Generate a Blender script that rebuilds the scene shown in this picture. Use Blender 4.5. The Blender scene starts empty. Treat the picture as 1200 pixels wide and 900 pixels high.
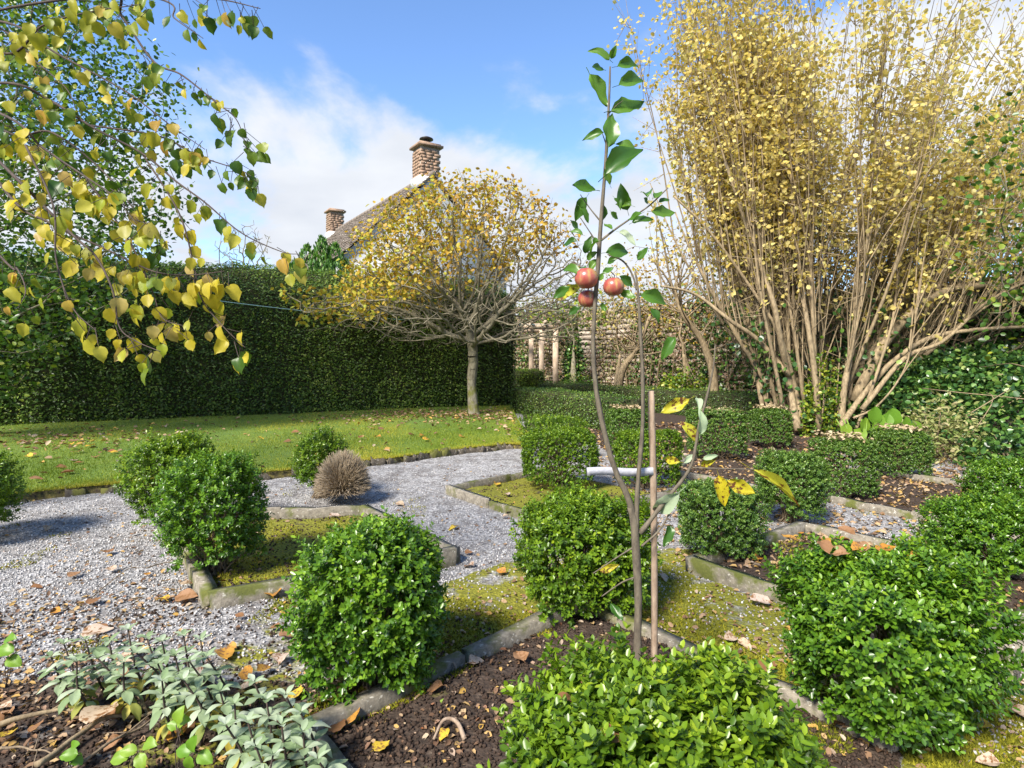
import bpy, math
import numpy as np
from mathutils import Matrix, Vector

# ------------------------------------------------------------------ camera, sky, sun
S = bpy.context.scene
COL = S.collection
CH, FP, HY = 1.2, 700.0, 420.0            # camera height (m), focal length and horizon in photo pixels (1200 wide)
cam = bpy.data.cameras.new('camera'); camo = bpy.data.objects.new('camera', cam); COL.objects.link(camo)
camo.location = (0, 0, CH); camo.rotation_euler = (math.pi/2, 0, 0)
cam.sensor_width = 36; cam.lens = 36*FP/1200; cam.shift_y = -(450-HY)/1200
cam.clip_start = .05; cam.clip_end = 2000
S.camera = camo
SUN_EL, SUN_AZ = math.radians(43), math.radians(-146)   # azimuth from +Y towards +X
W = bpy.data.worlds.new('World'); S.world = W; W.use_nodes = True
nt = W.node_tree; N = nt.nodes; L = nt.links
for n in list(N): N.remove(n)
wo = N.new('ShaderNodeOutputWorld'); bg = N.new('ShaderNodeBackground'); L.new(bg.outputs[0], wo.inputs[0])
bg.inputs[1].default_value = .115
sky = N.new('ShaderNodeTexSky'); sky.sky_type = 'NISHITA'; sky.sun_disc = False
sky.sun_elevation = SUN_EL; sky.sun_rotation = SUN_AZ; sky.air_density = 1.0; sky.dust_density = .1; sky.ozone_density = 6.0; sky.altitude = 900
def wn(t, **k):
    n = N.new(t)
    for a, b in k.items(): setattr(n, a, b)
    return n
tc = wn('ShaderNodeTexCoord'); sep = wn('ShaderNodeSeparateXYZ'); L.new(tc.outputs['Generated'], sep.inputs[0])
def wm(op, a, b=None):
    n = wn('ShaderNodeMath', operation=op)
    for i, v in enumerate((a, b)):
        if v is None: continue
        if isinstance(v, (int, float)): n.inputs[i].default_value = v
        else: L.new(v, n.inputs[i])
    return n.outputs[0]
zz = wm('ADD', wm('MAXIMUM', sep.outputs[2], 0.0), .22)
cx = wm('DIVIDE', sep.outputs[0], zz); cy = wm('DIVIDE', sep.outputs[1], zz)
cmb = wn('ShaderNodeCombineXYZ'); L.new(cx, cmb.inputs[0]); L.new(cy, cmb.inputs[1]); cmb.inputs[2].default_value = 1.9
no = wn('ShaderNodeTexNoise', noise_dimensions='3D'); no.inputs['Scale'].default_value = .7; no.inputs['Detail'].default_value = 9
no.inputs['Roughness'].default_value = .56; no.inputs['Distortion'].default_value = .25; L.new(cmb.outputs[0], no.inputs['Vector'])
hz = wm('MAXIMUM', wm('MULTIPLY', wm('SUBTRACT', .42, sep.outputs[2]), .33), -.03)       # more cloud low down, less overhead
dens = wm('ADD', no.outputs['Fac'], hz)
rp = wn('ShaderNodeValToRGB'); rp.color_ramp.elements[0].position = .49; rp.color_ramp.elements[1].position = .585
rp.color_ramp.interpolation = 'EASE'; L.new(dens, rp.inputs[0])
no2 = wn('ShaderNodeTexNoise'); no2.inputs['Scale'].default_value = 1.9; no2.inputs['Detail'].default_value = 6; L.new(cmb.outputs[0], no2.inputs['Vector'])
cc = wn('ShaderNodeMix', data_type='RGBA'); L.new(no2.outputs['Fac'], cc.inputs[0])
cc.inputs[6].default_value = (1.75, 1.95, 2.35, 1); cc.inputs[7].default_value = (3.85, 3.9, 3.95, 1)
mx = wn('ShaderNodeMix', data_type='RGBA'); L.new(rp.outputs[0], mx.inputs[0])
L.new(sky.outputs[0], mx.inputs[6]); L.new(cc.outputs[2], mx.inputs[7]); L.new(mx.outputs[2], bg.inputs[0])
sl = bpy.data.lights.new('sun', 'SUN'); so = bpy.data.objects.new('sun', sl); COL.objects.link(so)
sl.energy = 3.9; sl.angle = math.radians(14); sl.color = (1, .93, .82)
sdir = Vector((math.sin(SUN_AZ)*math.cos(SUN_EL), math.cos(SUN_AZ)*math.cos(SUN_EL), math.sin(SUN_EL)))
so.rotation_euler = sdir.to_track_quat('Z', 'Y').to_euler(); so.location = (-20, 0, 20)
S.view_settings.view_transform = 'Standard'; S.view_settings.look = 'None'; S.view_settings.exposure = 1.45; S.view_settings.gamma = 1
S.render.engine = 'CYCLES'; S.cycles.use_denoising = True; S.cycles.max_bounces = 8; S.cycles.diffuse_bounces = 6; S.cycles.transparent_max_bounces = 4

# ------------------------------------------------------------------ helpers
RG = np.random.default_rng(11)
def rnd(*s): return RG.random(s)
def uni(a, b, *s): return RG.uniform(a, b, s)
def G(x, y, h=0.0):                       # photo pixel on the level h -> (X, Y)
    z = (CH-h)*FP/(y-HY); return np.array([(x-600)*z/FP, z])
def Q(x, y, z):                           # photo pixel at distance z -> point
    return np.array([(x-600)*z/FP, z, CH-(y-HY)*z/FP])
_K = np.random.default_rng(3).normal(size=(10, 3)); _K /= np.linalg.norm(_K, axis=1)[:, None]
_PH = np.random.default_rng(4).random(10)*6.28
def nz(p, s=1.0, o=0.0):                  # cheap smooth noise, about -1..1
    p = np.asarray(p, float)*s + o
    a = np.sin(p@_K.T*1.0+_PH) ; b = np.sin(p@_K[::-1].T*2.17+_PH*1.7)
    return (a[..., :5].mean(-1)*1.2 + b[..., 5:].mean(-1)*.9 + .5*np.sin(p@_K.T*4.3+_PH*2.3)[..., 2:7].mean(-1))
def unit(v): return v/np.maximum(np.linalg.norm(v, axis=-1, keepdims=True), 1e-9)
def frames(d, n):                         # rows of rotation: x along d, z near n
    d = unit(d); z = unit(n-(n*d).sum(-1, keepdims=True)*d); y = np.cross(z, d)
    return np.stack([d, y, z], -1)        # columns x,y,z
def place(tv, tf, R, p, s):               # many copies of a template -> verts, faces
    s = np.asarray(s, float)
    if s.ndim == 1: s = s[:, None]
    V = np.einsum('nij,nmj->nmi', R, tv[None]*s[:, None, :]) + p[:, None, :]
    m = len(tv); F = [(f[None]+(np.arange(len(p))*m)[:, None, None]).reshape(-1, f.shape[1]) for f in tf]
    return V.reshape(-1, 3), F
def cat(parts):                           # join [(V, [F...], val)]
    Vs, Fs, At, o = [], {}, [], 0
    for p in parts:
        V, F = p[0], p[1]; a = p[2] if len(p) > 2 else np.zeros(len(V))
        Vs.append(V); At.append(np.broadcast_to(np.asarray(a, float), (len(V),)))
        for f in F:
            if len(f): Fs.setdefault(f.shape[1], []).append(f+o)
        o += len(V)
    return np.concatenate(Vs), [np.concatenate(f) for f in Fs.values()], np.concatenate(At)
ORG = {}
def meshdata(name, V, F, mat, attrs=None, smooth=False):
    me = bpy.data.meshes.new(name); V = np.asarray(V, np.float32)
    me.vertices.add(len(V)); me.vertices.foreach_set('co', V.ravel())
    ls = np.concatenate([f.ravel() for f in F]).astype(np.int32)
    tot = np.concatenate([np.full(len(f), f.shape[1], np.int32) for f in F])
    me.loops.add(len(ls)); me.loops.foreach_set('vertex_index', ls)
    me.polygons.add(len(tot)); me.polygons.foreach_set('loop_start', np.concatenate([[0], np.cumsum(tot)[:-1]]).astype(np.int32))
    if smooth: me.polygons.foreach_set('use_smooth', np.ones(len(tot), bool))
    me.update(calc_edges=True)
    for k, v in (attrs or {}).items():
        a = me.attributes.new(k, 'FLOAT', 'POINT'); a.data.foreach_set('value', np.asarray(v, np.float32))
    me.materials.append(mat); return me
def tag(o, label=None, cat_=None, group=None, kind=None):
    if label: o['label'] = label
    if cat_: o['category'] = cat_
    if group: o['group'] = group
    if kind: o['kind'] = kind
    return o
def thing(name, label, cat_, loc, group=None):
    o = bpy.data.objects.new(name, None); COL.objects.link(o); o.empty_display_size = .1
    o.location = loc; ORG[o.name] = np.array(loc, float); return tag(o, label, cat_, group)
def part(name, V, F, mat, parent=None, attrs=None, smooth=False, kind=None, org=None):
    if parent is not None: og = ORG[parent.name]
    else: og = np.zeros(3) if org is None else np.array(org, float)
    me = meshdata(name, np.asarray(V)-og, F, mat, attrs, smooth)
    o = bpy.data.objects.new(name, me); COL.objects.link(o); ORG[o.name] = og
    if parent is not None: o.parent = parent
    else: o.location = og
    if kind: o['kind'] = kind
    return o
def piece(name, me, parent, R, p, s):     # a shared-mesh piece placed by a rotation, a point and a scale
    o = bpy.data.objects.new(name, me); COL.objects.link(o)
    M = Matrix(np.asarray(R).tolist()).to_4x4() @ Matrix.Diagonal((s[0], s[1], s[2], 1))
    og = ORG[parent.name] if parent is not None else np.zeros(3)
    M.translation = Vector(np.asarray(p)-og)
    if parent is not None: o.parent = parent
    o.matrix_basis = M; return o
def tube(P, r, k=6, cap=True):            # one smooth tube along points P
    P = np.asarray(P, float); n = len(P); r = np.broadcast_to(np.asarray(r, float), (n,))
    t = unit(np.gradient(P, axis=0)); ref = np.array([.31, .95, .05]) if abs(t[0][1]) < .9 else np.array([1., 0, 0])
    a = unit(np.cross(t, ref)); b = np.cross(t, a); th = np.arange(k)*2*np.pi/k
    V = P[:, None]+r[:, None, None]*(np.cos(th)[None, :, None]*a[:, None]+np.sin(th)[None, :, None]*b[:, None])
    i = np.arange(n-1)[:, None]*k; j = np.arange(k)[None]; j2 = (j+1) % k
    F = np.stack([i+j, i+j2, i+k+j2, i+k+j], -1).reshape(-1, 4); V = V.reshape(-1, 3); Fs = [F]
    if cap and k >= 3:
        V = np.concatenate([V, P[:1], P[-1:]]); c0, c1 = n*k, n*k+1; jj = np.arange(k)
        Fs.append(np.concatenate([np.stack([np.full(k, c0), (jj+1) % k, jj], -1), np.stack([np.full(k, c1), (n-1)*k+jj, (n-1)*k+(jj+1) % k], -1)]))
    return V, Fs
def frusta(A, B, ra, rb, k=4):            # many straight tapered bits
    d = unit(B-A); ref = np.where(np.abs(d[:, 2:3]) < .9, np.array([[0, 0, 1.]]), np.array([[1., 0, 0]]))
    u = unit(np.cross(d, ref)); v = np.cross(d, u); th = np.arange(k)*2*np.pi/k
    ring = np.cos(th)[None, :, None]*u[:, None]+np.sin(th)[None, :, None]*v[:, None]
    V = np.concatenate([A[:, None]+ra[:, None, None]*ring, B[:, None]+rb[:, None, None]*ring], 1)
    j = np.arange(k); f = np.stack([j, (j+1) % k, k+(j+1) % k, k+j], -1)
    F = (f[None]+(np.arange(len(A))*2*k)[:, None, None]).reshape(-1, 4)
    return V.reshape(-1, 3), [F]
def spline(P, n):                         # Catmull-Rom through P
    P = np.asarray(P, float); Pe = np.concatenate([[2*P[0]-P[1]], P, [2*P[-1]-P[-2]]])
    t = np.linspace(0, len(P)-1-1e-6, n); i = t.astype(int); u = (t-i)[:, None]
    p0, p1, p2, p3 = Pe[i], Pe[i+1], Pe[i+2], Pe[i+3]
    return .5*((2*p1)+(-p0+p2)*u+(2*p0-5*p1+4*p2-p3)*u**2+(-p0+3*p1-3*p2+p3)*u**3)
def box(x0, x1, y0, y1, z0, z1):
    V = np.array([[x, y, z] for z in (z0, z1) for y in (y0, y1) for x in (x0, x1)], float)
    return V, [np.array([[0, 2, 3, 1], [4, 5, 7, 6], [0, 1, 5, 4], [2, 6, 7, 3], [0, 4, 6, 2], [1, 3, 7, 5]])]
def inpoly(pts, poly):
    x, y = pts[..., 0], pts[..., 1]; c = np.zeros(x.shape, bool); n = len(poly)
    for i in range(n):
        x0, y0 = poly[i]; x1, y1 = poly[(i+1) % n]
        if y0 == y1: continue
        c ^= ((y0 > y) != (y1 > y)) & (x < (x1-x0)*(y-y0)/(y1-y0)+x0)
    return c
def dpoly(pts, poly, closed=True):
    d = np.full(pts.shape[:-1], 1e9); n = len(poly)
    for i in range(n if closed else n-1):
        a = np.array(poly[i], float); b = np.array(poly[(i+1) % n], float); ab = b-a
        t = np.clip(((pts-a)@ab)/(ab@ab), 0, 1); d = np.minimum(d, np.linalg.norm(pts-a-t[..., None]*ab, axis=-1))
    return d
def rdirs(n): return unit(RG.normal(size=(n, 3)))
# leaf templates: x length 0..1, y width, z normal
def lf(wd, fold=.08, droop=.1):
    return np.array([[0, 0, 0], [.28, wd*.42, fold*.6], [.68, wd*.45, fold*.4-droop*.4], [1, 0, -droop], [.68, -wd*.45, fold*.4-droop*.4], [.28, -wd*.42, fold*.6]]), [np.array([[0, 3, 2, 1], [0, 5, 4, 3]])]
def lf2(wd, fold=.08): return np.array([[0, 0, 0], [.45, wd*.5, fold], [1, 0, -.06], [.45, -wd*.5, fold]]), [np.array([[0, 2, 1], [0, 3, 2]])]
def bigleaf(kind, curl=.25, fold=.15, wave=.04, seed=0, n=9, pet=.22):
    r = np.random.default_rng(seed); t = np.linspace(0, 1, n)
    if kind == 'heart': w = .40*np.sin(np.pi*np.clip(t*.94+.05, 0, 1)**.72)**.72; w[0] = .09; w[-2] *= .55; w[-1] = 0
    elif kind == 'apple': w = .29*np.sin(np.pi*(t*.97+.02)**.85)**.8; w[0] = .01; w[-1] = 0
    elif kind == 'sage': w = .17*np.sin(np.pi*(t*.97+.02)**.9)**.75; w[0] = .012; w[-1] = 0
    elif kind == 'round': w = .47*np.sin(np.pi*(t*.95+.04)**.9)**.6; w[0] = .03; w[-1] = .0
    else: w = .36*np.sin(np.pi*(t*.97+.02)**.8)**.75; w[0] = .01; w[-1] = 0
    V = []
    for i, u in enumerate(t):
        zc = -curl*u*u + .03*math.sin(3*u+seed)
        for s in (-1, -.5, 0, .5, 1):
            ww = w[i]*(1+(.07*r.normal() if abs(s) == 1 and 0 < i < n-1 else 0))
            V.append([u-.05*abs(s)*(1-u)*(kind == 'heart'), s*ww, zc+fold*abs(s)*w[i]*2*.5+wave*math.sin(7*u+s*4+seed)*abs(s)])
    V = np.array(V); F = []
    for i in range(n-1):
        for j in range(4): a = i*5+j; F.append([a, a+5, a+6, a+1])
    F = [np.array(F)]
    if pet:
        tv, tfc = tube([[-pet, 0, .02-pet*.15], [-pet*.5, 0, .0], [.05, 0, -.005]], [.012, .012, .008], 3, False)
        V, F, _ = cat([(V, F), (tv, tfc)])
    return V, F

# ------------------------------------------------------------------ materials
def mat(name):
    m = bpy.data.materials.new(name); m.use_nodes = True; t = m.node_tree
    for n in list(t.nodes): t.nodes.remove(n)
    o = t.nodes.new('ShaderNodeOutputMaterial'); b = t.nodes.new('ShaderNodeBsdfPrincipled'); t.links.new(b.outputs[0], o.inputs[0])
    return m, t, b, o
def nd(t, ty, **k):
    n = t.nodes.new(ty)
    for a, v in k.items():
        if a in n.inputs.keys(): n.inputs[a].default_value = v
        else: setattr(n, a, v)
    return n
def ramp(t, fac, stops, interp='LINEAR'):
    n = t.nodes.new('ShaderNodeValToRGB'); cr = n.color_ramp; cr.interpolation = interp
    while len(cr.elements) < len(stops): cr.elements.new(.5)
    for e, (p, c) in zip(cr.elements, stops): e.position = p; e.color = (*c, 1) if len(c) == 3 else c
    if fac is not None: t.links.new(fac, n.inputs[0])
    return n.outputs[0]
def noise(t, scale, detail=4, rough=.55, vec=None):
    n = nd(t, 'ShaderNodeTexNoise', Scale=scale, Detail=detail, Roughness=rough)
    if vec is not None: t.links.new(vec, n.inputs['Vector'])
    return n.outputs['Fac']
def mixc(t, f, a, b, bt='MIX'):
    n = t.nodes.new('ShaderNodeMix'); n.data_type = 'RGBA'; n.blend_type = bt
    for i, v in ((0, f), (6, a), (7, b)):
        if isinstance(v, (int, float)): n.inputs[i].default_value = v
        elif isinstance(v, tuple): n.inputs[i].default_value = (*v, 1)
        else: t.links.new(v, n.inputs[i])
    return n.outputs[2]
def mth(t, op, a, b=0.0):
    n = t.nodes.new('ShaderNodeMath'); n.operation = op
    for i, v in enumerate((a, b)):
        if isinstance(v, (int, float)): n.inputs[i].default_value = v
        else: t.links.new(v, n.inputs[i])
    return n.outputs[0]
def pos(t): return t.nodes.new('ShaderNodeNewGeometry').outputs['Position']
def bump(t, b, h, st=.4, dist=.01):
    n = nd(t, 'ShaderNodeBump', Strength=st, Distance=dist); t.links.new(h, n.inputs['Height']); t.links.new(n.outputs[0], b.inputs['Normal'])
def leafmat(name, stops, trans=.35, rough=.42, spec=.5, spots=None, src='attr', tint=(1.25, 1.2, .6)):
    m, t, b, o = mat(name)
    if src == 'attr': a = t.nodes.new('ShaderNodeAttribute'); a.attribute_name = 'rnd'; f = a.outputs['Fac']
    else: f = t.nodes.new('ShaderNodeObjectInfo').outputs['Random']
    c = ramp(t, f, stops)
    pv = pos(t); c = mixc(t, mth(t, 'MULTIPLY', noise(t, 60 if src == 'attr' else 90, 3, .6, pv), .5), c, mixc(t, .55, c, (.02, .02, .01)))
    if spots:
        g = t.nodes.new('ShaderNodeTexCoord').outputs['Object']
        k = ramp(t, noise(t, 6, 3, .6, pv if src == 'attr' else g), [(.52, (0, 0, 0)), (.62, (1, 1, 1))]); c = mixc(t, k, c, spots)
    t.links.new(c, b.inputs['Base Color']); b.inputs['Roughness'].default_value = rough; b.inputs['Specular IOR Level'].default_value = spec
    tr = t.nodes.new('ShaderNodeBsdfTranslucent'); t.links.new(mixc(t, 1.0, c, tint, 'MULTIPLY'), tr.inputs[0])
    ms = t.nodes.new('ShaderNodeMixShader'); ms.inputs[0].default_value = trans
    t.links.new(b.outputs[0], ms.inputs[1]); t.links.new(tr.outputs[0], ms.inputs[2]); t.links.new(ms.outputs[0], o.inputs[0]); return m
def bark(name, c0, c1, scale=25, moss=None):
    m, t, b, o = mat(name); p = pos(t); mp = nd(t, 'ShaderNodeMapping'); mp.inputs['Scale'].default_value = (1, 1, .35); t.links.new(p, mp.inputs[0])
    f = noise(t, scale, 5, .65, mp.outputs[0]); c = ramp(t, f, [(.3, c0), (.68, c1)])
    if moss: c = mixc(t, ramp(t, noise(t, 5, 4, .6, p), [(.5, (0, 0, 0)), (.62, (1, 1, 1))]), c, moss)
    t.links.new(c, b.inputs['Base Color']); b.inputs['Roughness'].default_value = .85; bump(t, b, f, .5, .006); return m
def stonemat(name, c0, c1, moss=(.12, .13, .02), mossamt=.56, scale=14):
    m, t, b, o = mat(name); p = pos(t); f = noise(t, scale, 6, .68, p)
    c = ramp(t, f, [(.28, c0), (.7, c1)]); oi = t.nodes.new('ShaderNodeObjectInfo').outputs['Random']
    c = mixc(t, mth(t, 'MULTIPLY', oi, .45), c, mixc(t, .5, c, (.10, .08, .06)))
    c = mixc(t, ramp(t, noise(t, 55, 2, .5, p), [(.62, (0, 0, 0)), (.72, (1, 1, 1))]), c, (.42, .40, .34))   # lichen flecks
    g = t.nodes.new('ShaderNodeNewGeometry'); sp = t.nodes.new('ShaderNodeSeparateXYZ'); t.links.new(g.outputs['Normal'], sp.inputs[0])
    k = mth(t, 'ADD', noise(t, 4.5, 5, .6, p), mth(t, 'MULTIPLY', sp.outputs[2], .06))
    c = mixc(t, ramp(t, k, [(mossamt, (0, 0, 0)), (mossamt+.1, (1, 1, 1))]), c, mixc(t, noise(t, 90, 2, .5, p), moss, (.05, .06, .012)))
    t.links.new(c, b.inputs['Base Color']); b.inputs['Roughness'].default_value = .9; bump(t, b, mth(t, 'ADD', f, noise(t, 120, 3, .6, p)), .5, .004); return m
def plain(name, c, rough=.6, spec=.4, nscale=30, var=.25):
    m, t, b, o = mat(name); f = noise(t, nscale, 4, .6, pos(t))
    t.links.new(ramp(t, f, [(.3, tuple(x*(1-var) for x in c)), (.7, tuple(min(1, x*(1+var)) for x in c))]), b.inputs['Base Color'])
    b.inputs['Roughness'].default_value = rough; b.inputs['Specular IOR Level'].default_value = spec; bump(t, b, f, .25, .004); return m

BOX = [(0, (.030, .075, .006)), (.35, (.080, .165, .010)), (.7, (.17, .29, .014)), (1, (.32, .43, .022))]
M_box = leafmat('box_leaf', BOX, .36, .34, .45); M_boxp = leafmat('box_leaf_piece', BOX, .36, .34, .45, src='obj')
BOXD = [(0, (.036, .082, .014)), (.4, (.085, .175, .024)), (.8, (.155, .265, .036)), (1, (.29, .36, .07))]
BOXM = [(0, (.024, .075, .007)), (.35, (.064, .160, .011)), (.7, (.14, .28, .016)), (1, (.27, .42, .025))]
M_boxm = leafmat('deep_box_leaf', BOXM, .33, .32, .5); M_boxmp = leafmat('deep_box_leaf_piece', BOXM, .33, .32, .5, src='obj')
M_boxd = leafmat('clipped_box_leaf', BOXD, .25, .38)
M_yew = leafmat('yew_needle', [(0, (.036, .074, .014)), (.45, (.105, .19, .028)), (.8, (.20, .31, .045)), (1, (.33, .40, .07))], .28, .45, .4)
M_yewcore = plain('hedge_core', (.04, .042, .02), .95, .1, 9, .5)
M_yel = leafmat('yellow_leaf', [(0, (.58, .43, .10)), (.35, (.71, .57, .16)), (.7, (.80, .70, .30)), (1, (.58, .57, .13))], .48, .5, .3, tint=(1.1, 1.05, .7))
M_och = leafmat('ochre_leaf', [(0, (.36, .19, .03)), (.4, (.52, .32, .04)), (.75, (.60, .46, .05)), (1, (.42, .45, .05))], .4, .5, .3, tint=(1.1, 1.05, .7))
M_grn = leafmat('tree_leaf', [(0, (.030, .080, .016)), (.5, (.080, .18, .026)), (.85, (.16, .29, .035)), (1, (.42, .45, .05))], .4, .36)
M_ivy = leafmat('ivy_leaf', [(0, (.016, .055, .016)), (.5, (.05, .13, .028)), (.85, (.12, .25, .04)), (1, (.30, .38, .10))], .22, .33, .5)
M_lime = leafmat('lime_leaf', [(0, (.06, .14, .015)), (.5, (.16, .28, .02)), (1, (.45, .45, .05))], .4, .42)
M_bigG = leafmat('overhang_green_leaf', [(0, (.035, .10, .012)), (.5, (.11, .20, .018)), (1, (.25, .30, .03))], .45, .4, .4, src='obj')
M_bigY = leafmat('overhang_yellow_leaf', [(0, (.50, .42, .03)), (.5, (.60, .50, .05)), (.8, (.34, .42, .03)), (1, (.60, .42, .16))], .5, .45, .3, src='obj', tint=(1.15, 1.1, .5))
M_bigO = leafmat('overhang_olive_leaf', [(0, (.20, .26, .022)), (.5, (.42, .40, .035)), (.8, (.50, .46, .06)), (1, (.56, .34, .07))], .45, .45, .3, src='obj')
M_crown = leafmat('overhang_crown_leaf', [(0, (.04, .11, .012)), (.5, (.16, .24, .02)), (1, (.5, .45, .05))], .35, .45)
M_appG = leafmat('apple_leaf', [(0, (.04, .12, .012)), (.6, (.075, .19, .018)), (1, (.125, .25, .028))], .38, .36, .5, src='obj')
M_appY = leafmat('apple_leaf_yellow', [(0, (.55, .46, .02)), (1, (.45, .45, .04))], .35, .45, .3, src='obj', spots=(.10, .035, .01), tint=(1.1, 1.05, .5))
M_appP = leafmat('apple_leaf_underside', [(0, (.36, .46, .28)), (1, (.46, .52, .38))], .3, .6, .2, src='obj', tint=(1, 1.1, .7))
M_sage = leafmat('sage_leaf', [(0, (.18, .26, .12)), (.55, (.29, .37, .22)), (1, (.42, .48, .36))], .22, .7, .2, src='obj', tint=(1, 1.1, .7))
M_sageY = leafmat('sage_leaf_yellow', [(0, (.42, .34, .05)), (.5, (.22, .28, .07)), (1, (.50, .42, .08))], .3, .6, .2, src='obj')
M_weed = leafmat('bright_weed_leaf', [(0, (.13, .29, .02)), (1, (.26, .40, .04))], .38, .42, .4, src='obj')
M_fall_ = None and leafmat('fallen_leaf_mixed', [(0, (.30, .17, .08)), (.22, (.44, .30, .17)), (.4, (.60, .34, .04)), (.55, (.20, .085, .03)), (.7, (.58, .46, .06)), (.85, (.50, .41, .31)), (1, (.42, .16, .03))], .2, .6, .25, src='obj', spots=(.17, .09, .04), tint=(1, .95, .7))
M_lit = leafmat('leaf_litter', [(0, (.10, .055, .035)), (.3, (.24, .14, .08)), (.5, (.36, .25, .15)), (.68, (.46, .28, .06)), (.85, (.42, .34, .26)), (1, (.22, .08, .03))], .12, .7, .2)
M_grass = leafmat('grass_blade', [(0, (.115, .185, .015)), (.45, (.21, .29, .024)), (.8, (.34, .38, .038)), (1, (.46, .41, .05))], .3, .5, .25)
M_moss = leafmat('moss_tuft', [(0, (.10, .11, .012)), (.5, (.24, .235, .018)), (1, (.38, .34, .03))], .15, .9, .1)
M_dead = leafmat('dead_shrub_twig', [(0, (.36, .28, .19)), (.6, (.52, .42, .30)), (1, (.62, .52, .39))], .2, .8, .1)
M_pale = leafmat('pale_weed', [(0, (.17, .22, .06)), (.6, (.34, .36, .13)), (1, (.46, .40, .22))], .3, .6, .2)
M_bark = bark('grey_bark', (.09, .075, .05), (.30, .27, .19), 22, (.13, .13, .025))
M_twig = bark('dark_twig', (.025, .016, .013), (.075, .052, .04), 60)
M_stem = bark('pale_brown_stem', (.11, .078, .042), (.36, .275, .16), 30)
M_appb = bark('apple_bark', (.055, .043, .03), (.15, .125, .085), 70)
M_lich = bark('lichened_branch', (.07, .058, .036), (.25, .22, .145), 40)
M_boxw = bark('box_wood', (.08, .055, .035), (.24, .18, .11), 60)
M_stake = bark('stake_wood', (.17, .115, .075), (.33, .25, .18), 60)
M_timber = bark('pergola_timber', (.30, .22, .15), (.55, .43, .32), 20)
M_tape = plain('tree_tape', (.36, .36, .39), .4, .4, 90, .2)
M_kerb = stonemat('kerb_stone', (.085, .075, .058), (.30, .265, .205), (.12, .13, .02), .53, 30)
M_lip = stonemat('lawn_lip_stone', (.035, .028, .02), (.14, .115, .08), (.16, .15, .025), .5, 22)
M_wall = stonemat('wall_stone', (.26, .21, .165), (.54, .46, .37), (.10, .12, .03), .66, 7)
M_chim = stonemat('chimney_stone', (.16, .095, .06), (.38, .25, .165), (.2, .17, .1), .8, 5)
M_mort = plain('mortar', (.30, .26, .21), .95, .1, 12, .3)
M_render = plain('white_render', (.50, .51, .52), .9, .2, 3, .06)
M_roof = stonemat('roof_tile', (.11, .085, .068), (.25, .20, .165), (.17, .14, .08), .62, 3)
M_metal = plain('dark_cowl', (.03, .028, .028), .5, .5, 10, .2)
M_line = plain('washing_line_cord', (.35, .52, .50), .5, .4, 50, .1)
def applemat():
    m, t, b, o = mat('apple_skin'); g = t.nodes.new('ShaderNodeTexCoord').outputs['Object']
    mp = nd(t, 'ShaderNodeMapping'); mp.inputs['Scale'].default_value = (34, 34, 6); t.links.new(g, mp.inputs[0])
    f = noise(t, 1.6, 4, .6, mp.outputs[0]); f2 = noise(t, 22, 3, .5, g)
    c = ramp(t, mth(t, 'ADD', mth(t, 'MULTIPLY', f, .55), mth(t, 'MULTIPLY', f2, .5)), [(.36, (.26, .04, .035)), (.52, (.33, .085, .06)), (.68, (.40, .28, .09))])
    t.links.new(c, b.inputs['Base Color']); b.inputs['Roughness'].default_value = .32; return m
M_apple = applemat()

# ------------------------------------------------------------------ layout of beds (X, Y in metres)
BEDS = {'A': [(.34, 2.87), (1.18, 1.80), (.22, .80), (-.64, 1.86)],
        'B': [(-1.45, 2.85), (-.33, 3.5), (-1.12, 4.55), (-2.42, 4.30)],
        'C': [(-.57, 5.3), (.30, 4.18), (1.35, 5.1), (.45, 6.3)],
        'D': [(1.0, 3.36), (2.02, 4.12), (2.80, 3.15), (1.85, 2.22)],
        'E': [(2.65, 4.95), (3.75, 6.1), (4.55, 5.1), (3.35, 3.85)],
        'F': [(1.55, 6.2), (2.6, 7.6), (3.6, 6.6), (2.45, 5.1)]}
LAWN = [tuple(G(*p)) for p in [(-260, 640), (-60, 602), (30, 587), (160, 574), (310, 562), (430, 547), (520, 535), (585, 527)]] + [(.25, 8.0), (.15, 10.0), (-.05, 12.6), (-.1, 14.6), (-13.2, 8.1)]
LAWN = [(x, y) for x, y in LAWN]
HEDGE = [(-13.2, 7.75), (-8.67, 10.05), (-4.3, 12.35), (.05, 14.45)]
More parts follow.
